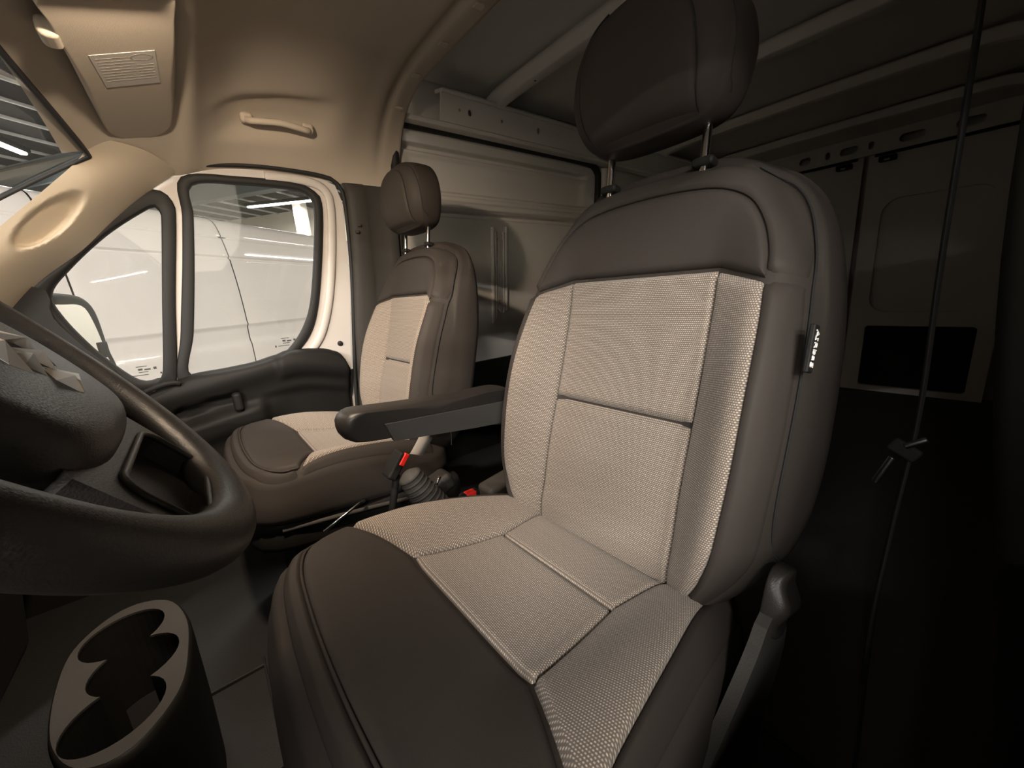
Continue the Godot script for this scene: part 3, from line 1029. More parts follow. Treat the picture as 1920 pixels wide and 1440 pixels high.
func dashboard() -> void:
	var t := thing("dashboard", "black plastic dashboard behind the steering wheel", "dashboard", Vector3(-0.6, FLOOR, ZC))
	var o := -t.position
	var b := Buf.new()
	var prof := curve([[-0.96, -0.06], [-0.8, -0.035], [-0.6, -0.02], [-0.45, -0.03], [-0.37, -0.06], [-0.33, -0.12], [-0.34, -0.2], [-0.37, -0.3], [-0.39, -0.42], [-0.44, -0.52], [-0.6, -0.58], [-0.96, -0.6]], 50)
	var rows := []
	for k in 21:
		var row := PackedVector3Array()
		for p in prof:
			row.append(Vector3(p.x, p.y, lerpf(-1.71, 0.05, k / 20.0)) + o)
		rows.append(row)
	b.grid(rows)
	obj(b, "main_body", M.black_plastic, t)
	b = Buf.new()
	b.rbox(Vector3(-0.34, -0.32, ZC) + o, Vector3(0.1, 0.44, 0.34), 0.03, Basis(Vector3.BACK, -0.15))
	obj(b, "centre_stack", M.black_plastic, t)
	b = Buf.new()
	b.rbox(Vector3(-0.36, -0.03, -0.426) + o, Vector3(0.14, 0.12, 0.36), 0.04)
	obj(b, "instrument_hood", M.black_plastic, t)
	b = Buf.new()
	b.rbox(Vector3(-0.36, -0.48, -0.35) + o, Vector3(0.16, 0.2, 0.7), 0.05)
	obj(b, "knee_panel", M.black_plastic, t)
func NV(s: float, y: float, o: float) -> Vector3:
	return G(3.446 + s, y, -3.55 + o)

func neighbour_van() -> void:
	var t := thing("parked_van", "white panel van parked outside the far door windows", "van", NV(0, GROUND, -1.0))
	var ys := [-1.2, -1.1, -0.9, -0.6, -0.36, -0.33, -0.31, -0.285, -0.26, -0.175, -0.15, -0.135, -0.12, -0.1, 0.05, 0.2, 0.35, 0.47, 0.488, 0.497, 0.507, 0.517, 0.527, 0.545, 0.62, 0.672, 0.68, 0.69, 0.698, 0.708, 0.76, 0.81, 0.845, 0.87, 0.888, 0.9, 0.91]
	var os := [-0.06, -0.03, -0.01, 0.0, 0.0, 0.0, -0.006, -0.012, -0.012, -0.012, -0.008, 0.004, 0.004, 0.0, -0.004, -0.012, -0.025, -0.04, -0.042, -0.056, -0.058, -0.046, -0.046, -0.052, -0.068, -0.082, -0.084, -0.096, -0.098, -0.09, -0.105, -0.125, -0.15, -0.19, -0.25, -0.35, -0.6]
	for seg in [[-3.3, -1.565, "cab_side"], [-1.553, -0.317, "sliding_door"], [-0.305, 2.3, "rear_side"]]:
		var b := Buf.new()
		var rows := []
		for k in 31:
			var s: float = lerpf(seg[0], seg[1], k / 30.0)
			var row := PackedVector3Array()
			var e := minf(s - seg[0], seg[1] - s)
			var tuck := -0.006 * (1.0 if e < 1e-4 else 0.0)
			for i in ys.size():
				var y: float = ys[i]
				var o: float = os[i]
				if s < -2.05 and y > -0.2:
					var fall := clampf((-2.05 - s) / 1.25, 0, 1)
					y = lerpf(y, minf(y, lerpf(0.9, -0.05, fall)), 1.0)
					o -= fall * fall * 0.25
				row.append(NV(s, y, o + tuck) - t.position)
			rows.append(row)
		b.grid(rows, false, true)
		obj(b, seg[2], M.paint, t)
	var b := Buf.new()
	var rb := Basis(Vector3(0.8073, 0, -0.5902), Vector3.UP, Vector3(0.5902, 0, 0.8073))
	b.rbox(NV(0.1, -0.2, -1.05) - t.position, Vector3(4.3, 1.9, 1.9), 0.05, rb)
	obj(b, "inner_body", M.dark_gap, t)
	b = Buf.new()
	b.rbox(NV(0.1, 0.86, -1.1) - t.position, Vector3(4.4, 0.08, 1.4), 0.03, rb)
	obj(b, "roof", M.paint, t)
	b = Buf.new()
	b.rbox(NV(-2.75, -0.55, -1.05) - t.position, Vector3(1.1, 0.95, 1.85), 0.12, rb)
	obj(b, "bonnet", M.paint, t)
	for q in [-2.55, 1.5]:
		b = Buf.new()
		b.lathe(NV(q, GROUND + 0.34, -0.2) - t.position, Vector3(0.5902, 0, 0.8073), [[0.0, 0.11], [0.2, 0.11], [0.3, 0.12], [0.335, 0.09], [0.34, 0.0], [0.335, -0.09], [0.3, -0.12], [0.0, -0.12]], 28)
		obj(b, "wheel", M.tyre, t)

# ------------------------------------------------------------------ seats
func seat(called: String, label: String, zc: float, arm: bool) -> void:
	var root := thing(called, label, "seat", Vector3(0, 0, zc))
	var J := Vector3(0.485, -0.44, 0)
	# --- backrest
	var t := deg_to_rad(14.0)
	var ev := Vector3(sin(t), cos(t), 0)
	var en := Vector3(-cos(t), sin(t), 0)
	var bmap := func(u: float, v: float, h: float) -> Vector3: return J + Vector3(0, 0, u) + ev * v + en * h
	var vs := [-0.08, 0.05, 0.1, 0.2, 0.3, 0.4, 0.46, 0.52, 0.57, 0.65]
	var bus := [0.185, 0.20, 0.209, 0.217, 0.217, 0.213, 0.206, 0.187, 0.16, 0.12]
	var bhs := [0.04, 0.058, 0.067, 0.071, 0.065, 0.043, 0.026, 0.012, 0.004, 0.0]
	var btop := func(u: float, v: float) -> float:
		var a := absf(u)
		var lum := 0.012 * exp(-pow((v - 0.12) / 0.13, 2)) + 0.006 * exp(-pow((v - 0.02) / 0.03, 2)) + 0.006 * smoothstep(0.4, 0.5, v)
		var bu := lut(v, vs, bus)
		var bh := lut(v, vs, bhs)
		if a < 0.12:
			return lum
		if a < bu:
			var k := (a - 0.12) / (bu - 0.12)
			return lerpf(lum, bh, k * k * (3 - 2 * k))
		return bh - minf(pow(a - bu, 2) * 30.0, lerpf(0.09, 0.03, smoothstep(0.25, 0.55, v)))
	var brw := func(_u: float, v: float) -> float: return lerpf(0.028, 0.075, smoothstep(0.42, 0.6, v))
	var brd := func(_u: float, v: float) -> float: return lerpf(0.035, 0.055, smoothstep(0.42, 0.6, v))
	var bback := func(_u: float, v: float) -> float: return -0.125 + 0.025 * smoothstep(0.35, 0.65, v)
	var bout := mirrored([[0, -0.05], [0.11, -0.048], [0.172, -0.03], [0.215, 0.012], [0.246, 0.06], [0.264, 0.12], [0.272, 0.2], [0.272, 0.3], [0.268, 0.39], [0.258, 0.47], [0.241, 0.535], [0.214, 0.585], [0.175, 0.62], [0.12, 0.641], [0.06, 0.648], [0, 0.65]])
	var P := pad(bout, 120, Vector2(0, 0.26), btop, bmap, brw, brd, bback)
	var b := Buf.new()
	P.shell(b, 0.006)
	obj(b, "backrest_shell", M.vinyl, root)
	var aL := curve([[-0.137, 0.236], [-0.137, 0.463]], 30, false, true)
	var aR := curve([[0.137, 0.236], [0.137, 0.463]], 30, false, true)
	b = Buf.new()
	P.panel(b, aL, aR, 30, 0.004)
	obj(b, "backrest_centre_panel", M.fabric, root)
	b = Buf.new()
	P.panel(b, curve([[-0.137, -0.03], [-0.137, 0.236]], 30, false, true), curve([[0.137, -0.03], [0.137, 0.236]], 30, false, true), 30, 0.004)
	obj(b, "backrest_lower_panel", M.fabric, root)
	var bline := [[0.137, -0.028], [0.165, -0.01], [0.187, 0.02], [0.20, 0.055], [0.21, 0.1], [0.217, 0.2], [0.217, 0.3], [0.213, 0.38], [0.206, 0.438]]
	var cline := [[0.15, -0.036], [0.185, -0.018], [0.212, 0.02], [0.232, 0.055], [0.246, 0.1], [0.253, 0.2], [0.253, 0.3], [0.249, 0.38], [0.242, 0.438]]
	for s in [1, -1]:
		var A := [[0.137, -0.026], [0.137, 0.463]]
		var B := bline
		var C := cline
		if s < 0:
			A = flipu(A)
			B = flipu(B)
			C = flipu(C)
		b = Buf.new()
		if s > 0:
			P.panel(b, curve(A, 44, false, true), curve(B, 44), 12, 0.003)
		else:
			P.panel(b, curve(B, 44), curve(A, 44, false, true), 12, 0.003)
		obj(b, "backrest_side_panel", M.fabric, root)
		b = Buf.new()
		if s > 0:
			P.panel(b, curve(B, 44), curve(C, 44), 8, 0.002)
		else:
			P.panel(b, curve(C, 44), curve(B, 44), 8, 0.002)
		obj(b, "backrest_bolster", M.vinyl, root)
	for s in [1.0, -1.0]:
		b = Buf.new()
		var st := PackedVector3Array()
		for p in curve([[0.2525, 0.0], [0.2545, 0.1], [0.2575, 0.2], [0.2575, 0.3], [0.2535, 0.38], [0.246, 0.45], [0.24, 0.49], [0.224, 0.543], [0.199, 0.583], [0.157, 0.612]], 60):
			st.append(bmap.call(p.x * s, p.y, P.at(p.x * s, p.y) - 0.0005))
		b.tube(st, 0.0014, 6)
		obj(b, "side_seam", M.dark_gap, root)
	var lower := curve([[-0.206, 0.441], [-0.137, 0.466], [0.137, 0.466], [0.206, 0.441]], 60, false, true)
	var archp := mirror_line([[-0.206, 0.447], [-0.201, 0.48], [-0.187, 0.52], [-0.163, 0.556], [-0.125, 0.578], [-0.07, 0.588], [0, 0.591]])
	var arch := curve(archp, 60)
	b = Buf.new()
	P.panel(b, lower, arch, 24, 0.004, 0.010, 0.012, false)
	obj(b, "shoulder_panel", M.vinyl, root)
	b = Buf.new()
	P.panel(b, arch, curve(mirror_line([[-0.242, 0.443], [-0.238, 0.49], [-0.222, 0.54], [-0.197, 0.58], [-0.155, 0.609], [-0.08, 0.622], [0, 0.625]]), 60), 10, 0.002)
	obj(b, "shoulder_border", M.vinyl, root)
	# --- cushion
	var t2 := deg_to_rad(8.0)
	var ef := Vector3(-cos(t2), sin(t2), 0)
	var nu := Vector3(sin(t2), cos(t2), 0)
	var cmap := func(u: float, f: float, h: float) -> Vector3: return J + Vector3(0, 0, u) + ef * f + nu * h
	var fs := [-0.1, 0.0, 0.06, 0.16, 0.24, 0.3, 0.36, 0.42, 0.5]
	var cbu := [0.18, 0.196, 0.206, 0.226, 0.24, 0.248, 0.25, 0.24, 0.22]
	var cbh := [0.0, 0.008, 0.02, 0.032, 0.035, 0.03, 0.02, 0.012, 0.01]
	var ctop := func(u: float, f: float) -> float:
		var a := absf(u)
		var base := -0.004 + 0.014 * smoothstep(0.25, 0.40, f) - 0.006 * exp(-pow((f - 0.2) / 0.1, 2)) - 0.03 * smoothstep(0.035, -0.03, f)
		var bu := lut(f, fs, cbu)
		var bh := lut(f, fs, cbh)
		if a < 0.105:
			return base
		if a < bu:
			var k := (a - 0.105) / (bu - 0.105)
			return lerpf(base, bh, k * k * (3 - 2 * k))
		return bh - pow(a - bu, 2) * 14.0
	var cout := mirrored([[0, -0.1], [0.14, -0.1], [0.2, -0.085], [0.236, -0.03], [0.252, 0.06], [0.266, 0.16], [0.276, 0.24], [0.281, 0.3], [0.283, 0.36], [0.276, 0.415], [0.25, 0.456], [0.19, 0.48], [0.1, 0.489], [0, 0.491]])
	var C2 := pad(cout, 120, Vector2(0, 0.2), ctop, cmap, 0.045, 0.05, -0.125)
	b = Buf.new()
	C2.shell(b, 0.006)
	obj(b, "cushion_shell", M.vinyl, root)
	b = Buf.new()
	C2.panel(b, curve([[-0.14, 0.287], [-0.12, 0.122]], 30, false, true), curve([[0.14, 0.287], [0.12, 0.122]], 30, false, true), 30, 0.003)
	obj(b, "cushion_centre_panel", M.fabric, root)
	b = Buf.new()
	C2.panel(b, curve([[-0.12, 0.122], [-0.14, -0.03]], 30, false, true), curve([[0.12, 0.122], [0.14, -0.03]], 30, false, true), 30, 0.003)
	obj(b, "cushion_rear_panel", M.fabric, root)
	var fline := [[0.262, 0.352], [0.25, 0.3], [0.24, 0.24], [0.225, 0.16], [0.205, 0.06], [0.195, -0.03]]
	var sline := [[0.274, 0.357], [0.27, 0.3], [0.264, 0.24], [0.253, 0.16], [0.239, 0.06], [0.226, -0.03]]
	for s in [1, -1]:
		var A := [[0.14, 0.287], [0.12, 0.122], [0.14, -0.03]]
		var B := fline
		var C := sline
		if s < 0:
			A = flipu(A)
			B = flipu(B)
			C = flipu(C)
		b = Buf.new()
		if s > 0:
			C2.panel(b, curve(A, 40, false, true), curve(B, 40), 14, 0.004)
		else:
			C2.panel(b, curve(B, 40), curve(A, 40, false, true), 14, 0.004)
		obj(b, "cushion_bolster", M.fabric, root)
		b = Buf.new()
		if s > 0:
			C2.panel(b, curve(B, 40), curve(C, 40), 8, 0.002)
		else:
			C2.panel(b, curve(C, 40), curve(B, 40), 8, 0.002)
		obj(b, "cushion_side_panel", M.vinyl, root)
	var front := curve([[-0.262, 0.356], [-0.14, 0.29], [0.14, 0.29], [0.262, 0.356]], 70, false, true)
	var pipe := curve(mirror_line([[-0.264, 0.362], [-0.259, 0.395], [-0.235, 0.424], [-0.18, 0.441], [-0.09, 0.448], [0, 0.45]]), 70)
	b = Buf.new()
	C2.panel(b, pipe, front, 24, 0.004, 0.010, 0.012, false)
	obj(b, "thigh_panel", M.vinyl, root)
	b = Buf.new()
	C2.panel(b, curve(mirror_line([[-0.277, 0.362], [-0.27, 0.408], [-0.245, 0.442], [-0.187, 0.463], [-0.095, 0.472], [0, 0.474]]), 70), pipe, 8, 0.003)
	obj(b, "cushion_front_border", M.vinyl, root)
	# piping round the thigh panel
	b = Buf.new()
	var path := PackedVector3Array()
	for p in pipe:
		path.append(cmap.call(p.x, p.y, C2.at(p.x, p.y) + 0.0))
	b.tube(path, 0.0022, 8)
	obj(b, "piping", M.vinyl, root)
	# --- headrest
	var K := Vector3(0.60, 0.226, 0)
	var hv := Vector3(sin(deg_to_rad(2.0)), cos(deg_to_rad(2.0)), 0)
	var hn := Vector3(-hv.y, hv.x, 0)
	var hmap := func(u: float, v: float, h: float) -> Vector3: return K + Vector3(0, 0, u) + hv * v + hn * h
	var htop := func(u: float, v: float) -> float: return lut(v, [0.0, 0.035, 0.085, 0.14, 0.2], [0.004, 0.024, 0.034, 0.03, 0.014]) - pow(absf(u) / 0.13, 2.4) * 0.022
	var hout := mirrored([[0, -0.008], [0.07, -0.005], [0.108, 0.006], [0.127, 0.03], [0.138, 0.068], [0.137, 0.104], [0.126, 0.14], [0.1, 0.171], [0.06, 0.19], [0, 0.197]])
	var H := pad(hout, 90, Vector2(0, 0.09), htop, hmap, 0.03, 0.03, -0.082)
	b = Buf.new()
	H.shell(b, 0.003)
	var hr := obj(b, "headrest", M.vinyl, root)
	b = Buf.new()
	var fl := [[-0.09, 0.004], [-0.099, 0.048], [-0.098, 0.09], [-0.087, 0.13], [-0.06, 0.159], [-0.008, 0.173]]
	H.panel(b, curve(fl, 34), curve(flipu(fl), 34), 20, 0.003, 0.004, 0.009)
	obj(b, "face_panel", M.vinyl, hr)
	for s in [1.0, -1.0]:
		for line in [fl, [[-0.124, 0.02], [-0.135, 0.065], [-0.134, 0.102], [-0.122, 0.137], [-0.097, 0.165], [-0.05, 0.183]]]:
			b = Buf.new()
			var hs := PackedVector3Array()
			for p in curve(line, 30):
				hs.append(hmap.call(p.x * s, p.y, H.at(p.x * s, p.y) - 0.001))
			b.tube(hs, 0.0013, 6)
			obj(b, "headrest_seam", M.dark_gap, hr)
	for s in [-1, 1]:
		b = Buf.new()
		b.tube(pts3([[0.640, 0.13, s * 0.086], [0.656, 0.245, s * 0.086]]), 0.0065, 14)
		obj(b, "headrest_post", M.chrome, root)
		b = Buf.new()
		b.rbox(Vector3(0.646, 0.168, s * 0.086), Vector3(0.024, 0.014, 0.034), 0.006, Basis(Vector3.BACK, -t))
		obj(b, "post_collar", M.black_plastic, root)
	# --- base
	b = Buf.new()
	var bo := pad(mirrored([[0, -0.13], [0.2, -0.13], [0.255, -0.08], [0.268, 0.1], [0.268, 0.3], [0.262, 0.4], [0.22, 0.45], [0.1, 0.462], [0, 0.464]]), 60, Vector2(0, 0.17), func(_u, _v): return -0.122, cmap, 0.02, 0.014, -0.205)
	bo.shell(b, 0.0)
	obj(b, "base_shield", M.black_plastic, root)
	for s in [-1, 1]:
		b = Buf.new()
		b.tube(curve([[0.44, -0.575, s * 0.273], [0.3, -0.548, s * 0.279], [0.15, -0.528, s * 0.277], [0.07, -0.522, s * 0.268]], 20), 0.006, 8)
		obj(b, "base_moulding", M.grey_trim, root)
	b = Buf.new()
	b.rbox(Vector3(0.3, (FLOOR - 0.62) * 0.5, 0), Vector3(0.42, -0.62 - FLOOR + 0.06, 0.42), 0.02)
	obj(b, "pedestal", M.black_plastic, root)
	if arm:
		driver_extras(root, bmap, P)
	else:
		b = Buf.new()
		b.tube(pts3([[0.15, -0.545, 0.305], [0.24, -0.508, 0.305], [0.26, -0.512, 0.29]]), 0.004, 8)
		obj(b, "slide_bar", M.chrome, root)

func driver_extras(root: Node3D, bmap: Callable, P: Pad) -> void:
	var b := Buf.new()
	# armrest, hinged on the inner side of the backrest; profile in (x, y), thickness along z
	var amap := func(u: float, v: float, h: float) -> Vector3: return Vector3(u, v, -0.276 + h)
	var ao := [[0.53, -0.215], [0.4, -0.203], [0.3, -0.195], [0.22, -0.187], [0.185, -0.184], [0.166, -0.195], [0.163, -0.215], [0.172, -0.234], [0.2, -0.243], [0.3, -0.256], [0.42, -0.274], [0.53, -0.292]]
	var A := pad(ao, 80, Vector2(0.34, -0.23), func(_u, _v): return 0.0, amap, 0.016, 0.018, -0.06)
	A.shell(b, 0.0)
	var ar := obj(b, "armrest", M.wheel_leather, root)
	b = Buf.new()
	b.slab(PackedVector2Array([Vector2(0.232, -0.216), Vector2(0.52, -0.238), Vector2(0.52, -0.287), Vector2(0.42, -0.276), Vector2(0.245, -0.252)]), [], func(x, y, d): return Vector3(x, y, -0.272 + d), 0.012)
	obj(b, "side_plate", M.grey_trim, ar)
	# label sewn into the outer side seam
	var tagmap := func(a: float, c: float, d: float) -> Vector3: return Vector3(0.50 + a * 0.9, -0.09 + c, 0.262 + d - a * 0.02)
	b = Buf.new()
	var tc := Vector3(0.545, -0.088, 0.266)
	var te := Vector3(sin(deg_to_rad(14.0)), cos(deg_to_rad(14.0)), 0)
	var tb := Basis(te.cross(Vector3(0, 0, 1)).normalized(), te, Vector3(0, 0, 1))
	b.rbox(tc, Vector3(0.02, 0.056, 0.006), 0.002, tb)
	var tg := obj(b, "airbag_tag", M.black_plastic, root)
	var tm := TextMesh.new()
	tm.text = "AIRbag"
	var fnt := SystemFont.new()
	fnt.font_names = PackedStringArray(["Droid Sans"])
	tm.font = fnt
	tm.font_size = 16
	tm.pixel_size = 0.00085
	tm.depth = 0.001
	var to := MeshInstance3D.new()
	to.name = "lettering"
	to.mesh = tm
	to.material_override = M.white_print
	tg.add_child(to, true)
	to.transform = Transform3D(Basis(-te, tb.x, Vector3(0, 0, 1)).orthonormalized(), tc + Vector3(0, 0, 0.0036))
	# outer side shield and the recline lever
	b = Buf.new()
	b.slab(flat2(curve([[0.47, -0.40], [0.42, -0.43], [0.33, -0.47], [0.2, -0.50], [0.06, -0.50], [0.06, -0.55], [0.2, -0.565], [0.36, -0.56], [0.49, -0.53], [0.53, -0.46]], 50, true)), [], func(x, y, d): return Vector3(x, y, 0.276 + d), 0.014)
	obj(b, "side_shield", M.grey_trim, root)
	b = Buf.new()
	var lp := pad(mirrored([[0, -0.055], [0.022, -0.052], [0.036, -0.035], [0.04, 0.0], [0.036, 0.035], [0.022, 0.052], [0, 0.055]]), 40, Vector2.ZERO, func(u, v): return 0.006 * cos(v * 90.0), func(u, v, h): return Vector3(0.50, -0.40, 0.285) + Vector3(u * 0.94 + v * 0.34, v * 0.94 - u * 0.34, h) * 0.8, 0.014, 0.014, -0.03)
	lp.shell(b, 0.0)
	obj(b, "recline_lever", M.wheel_leather, root)

func steering_wheel() -> void:
	var C := Vector3(-0.124, -0.025, -0.426)
	var a := 0.649
	var d := Vector3(sin(a), -cos(a), 0)
	var nrm := Vector3(cos(a), sin(a), 0)
	var t := thing("steering_wheel", "black leather steering wheel with a chrome animal-head emblem", "steering wheel", C)
	var wm := func(w: float, dd: float, h: float) -> Vector3: return Vector3(0, 0, w) + d * dd + nrm * h
	var b := Buf.new()
	var path := PackedVector3Array()
	for k in 96:
		var q := TAU * k / 96
		path.append(wm.call(0.191 * sin(q), 0.191 * cos(q), 0.0))
	b.tube(path, 0.0225, 18, true, 0.85, nrm)
	obj(b, "rim", M.wheel_leather, t)
	# hub with airbag cover
	var hub := pad(mirrored([[0, -0.07], [0.06, -0.066], [0.1, -0.045], [0.118, -0.005], [0.115, 0.04], [0.095, 0.078], [0.055, 0.094], [0, 0.097]]), 70, Vector2(0, 0.015), func(u, v): return 0.026 - 0.5 * (u * u + (v - 0.01) * (v - 0.01)), wm, 0.03, 0.032, -0.06)
	b = Buf.new()
	hub.shell(b, 0.0)
	obj(b, "airbag_cover", M.wheel_leather, t)
	# side spokes with switches
	for s in [-1, 1]:
		b = Buf.new()
		b.rbox(wm.call(s * 0.14, 0.005, -0.008), Vector3(0.024, 0.07, 0.09), 0.01, Basis(nrm, -d, Vector3(0, 0, 1)))
		var sp := obj(b, "spoke", M.black_plastic, t)
		for q in [[0.125, -0.008], [0.125, 0.018], [0.148, -0.008], [0.148, 0.018]]:
			b = Buf.new()
			b.rbox(wm.call(s * q[0], q[1], 0.006), Vector3(0.006, 0.018, 0.018), 0.0028, Basis(nrm, -d, Vector3(0, 0, 1)))
			obj(b, "switch", M.grey_trim, sp)
	# lower spoke with its bezel
	b = Buf.new()
	b.slab(flat2(curve([[-0.10, 0.075], [-0.098, 0.12], [-0.09, 0.18], [0.09, 0.18], [0.098, 0.12], [0.10, 0.075]], 40, true, true)), [rrect(-0.078, 0.104, 0.078, 0.168, 0.02)], func(u, v, q): return wm.call(u, v, 0.004 + q), 0.022)
	var ls := obj(b, "lower_spoke", M.wheel_leather, t)
	b = Buf.new()
	var bz := PackedVector3Array()
	for p in rrect(-0.078, 0.104, 0.078, 0.168, 0.02):
		bz.append(wm.call(p.x, p.y, 0.005))
	b.tube(bz, 0.0028, 8, true)
	obj(b, "bezel", M.wheel_leather, ls)
	b = Buf.new()
	b.rbox(wm.call(0, 0.137, -0.016), Vector3(0.004, 0.07, 0.162), 0.0015, Basis(nrm, -d, Vector3(0, 0, 1)))
	obj(b, "spoke_insert", M.wheel_leather, ls)
	# chrome emblem: horned animal head, faceted
	var em := Buf.new()
	var eh := func(u: float, v: float, h: float) -> Vector3: return wm.call(u, 0.016 + v, 0.0255 + h)
	for s in [-1.0, 1.0]:
		# horn, cheek and brow as raised wedges
		for poly in [[[0.002, -0.03], [0.022, -0.03], [0.034, -0.018], [0.036, 0.0], [0.027, 0.012], [0.026, -0.002], [0.02, -0.014], [0.004, -0.018]], [[0.003, -0.012], [0.016, -0.008], [0.021, 0.004], [0.014, 0.016], [0.004, 0.002]], [[0.003, 0.008], [0.012, 0.02], [0.006, 0.034], [0.0015, 0.036]]]:
			var cen := Vector2.ZERO
			for p in poly:
				cen += Vector2(p[0], p[1]) / poly.size()
			for i in poly.size():
				var p: Array = poly[i]
				var q: Array = poly[(i + 1) % poly.size()]
				var P0: Vector3 = eh.call(p[0] * s, p[1], 0.0)
				var P1: Vector3 = eh.call(q[0] * s, q[1], 0.0)
				var T: Vector3 = eh.call(cen.x * s, cen.y, 0.0075)
				if s > 0:
					em.tri(P0, P1, T)
				else:
					em.tri(P1, P0, T)
				em.quad(P0, P1, eh.call(q[0] * s, q[1], -0.006), eh.call(p[0] * s, p[1], -0.006))
	obj(em, "emblem", M.emblem_metal, t)
	b = Buf.new()
	b.tube(PackedVector3Array([wm.call(0, 0.01, -0.05), wm.call(0, 0.02, -0.12), wm.call(0, 0.04, -0.24)]), 0.05, 16)
	obj(b, "column_shroud", M.black_plastic, t)
func sun_visor() -> void:
	var t := thing("sun_visor", "beige sun visor folded up against the headliner, with a warning label", "sun visor", Vector3(0, 0.47, -1.28))
	var o := -t.position
	# plane through the visor: rises towards the rear
	var vm := func(x: float, z: float, h: float) -> Vector3: return Vector3(x, 0.452 + (x + 0.075) * 0.30 - h, z) + o
	var P := pad([[-0.076, -0.90], [0.0, -0.897], [0.078, -0.90], [0.083, -0.95], [0.077, -1.2], [0.067, -1.40], [0.057, -1.465], [0.03, -1.503], [-0.02, -1.518], [-0.04, -1.508], [-0.05, -1.475], [-0.065, -1.44], [-0.07, -1.3], [-0.073, -1.1], [-0.078, -0.96]], 90, Vector2(0.0, -1.2), func(_u, _v): return 0.01, vm, 0.012, 0.01, -0.008)
	var b := Buf.new()
	P.shell(b, 0.0)
	obj(b, "visor_board", M.headliner, t)
	b = Buf.new()
	b.slab(PackedVector2Array([Vector2(-0.046, -1.061), Vector2(0.048, -1.049), Vector2(0.05, -1.179), Vector2(-0.037, -1.188)]), [], func(x, z, d): return vm.call(x, z, 0.0108 + d), 0.0008)
	var lb := obj(b, "warning_label", M.label_paper, t)
	for k in 9:
		var f := 0.12 + k * 0.085
		var p0 := Vector2(-0.046, -1.061).lerp(Vector2(-0.037, -1.188), f)
		var p1 := Vector2(0.048, -1.049).lerp(Vector2(0.05, -1.179), f)
		var spans := [[0.06, 0.55 + 0.04 * (k % 3)]]
		if k > 2:
			spans.append([0.66, 0.94])
		for sp in spans:
			b = Buf.new()
			var q0 := p0.lerp(p1, sp[0])
			var q1 := p0.lerp(p1, sp[1])
			var wd := Vector2(0.0, 0.0011)
			b.slab(PackedVector2Array([q0 - wd, q1 - wd, q1 + wd, q0 + wd]), [], func(x, z, d): return vm.call(x, z, 0.0110 + d), 0.0002)
			obj(b, "print_line", M.faint_print, lb)
	b = Buf.new()
	var ring := PackedVector2Array()
	var ringin := PackedVector2Array()
	for k in 24:
		var cs := Vector2(cos(TAU * k / 24), sin(TAU * k / 24))
		ring.append(Vector2(0.027 + 0.017 * cs.x, -1.072 + 0.012 * cs.y))
		ringin.append(Vector2(0.027 + 0.0155 * cs.x, -1.072 + 0.0105 * cs.y))
	b.slab(ring, [ringin], func(x, z, d): return vm.call(x, z, 0.0110 + d), 0.0002)
	obj(b, "print_symbol", M.faint_print, lb)
	b = Buf.new()
	b.rbox(Vector3(-0.083, 0.452, -1.015) + o, Vector3(0.026, 0.03, 0.05), 0.01)
	obj(b, "pivot_clip", M.headliner, t)
func overhead_console() -> void:
	var t := thing("overhead_console", "beige overhead lamp console at the top edge above the windshield", "lamp console", Vector3(-0.03, 0.475, -0.76))
	var b := Buf.new()
	b.rbox(Vector3(0.0, 0.0, 0.0), Vector3(0.2, 0.06, 0.25), 0.025, Basis(Vector3.BACK, 0.28))
	obj(b, "housing", M.headliner, t)
	# reading lamp turned towards the far seat, in a deep ring
	var out := Vector3(0.22, -0.71, -0.67).normalized()
	var at := Vector3(0.03, -0.03, 0.085)
	b = Buf.new()
	b.lathe(at, out, [[0.034, -0.02], [0.036, 0.036], [0.034, 0.04], [0.031, 0.036], [0.03, 0.012]], 24)
	obj(b, "lamp_ring", M.headliner, t)
	b = Buf.new()
	b.lathe(at, out, [[0.0, 0.012], [0.02, 0.011], [0.03, 0.008]], 24)
	obj(b, "lamp_lens", M.dome_glow, t)
	var l := AreaLight3D.new()
	l.name = "reading_area_light"
	l.area_size = Vector2(0.05, 0.05)
	l.light_color = Color(1.0, 0.91, 0.80)
	l.light_energy = 0.92
	l.area_range = 12.0
	l.shadow_enabled = true
	t.add_child(l)
	var lz := -out
	var lx := Vector3.RIGHT.slide(lz).normalized()
	l.transform = Transform3D(Basis(lx, lz.cross(lx), lz), at + out * 0.016)

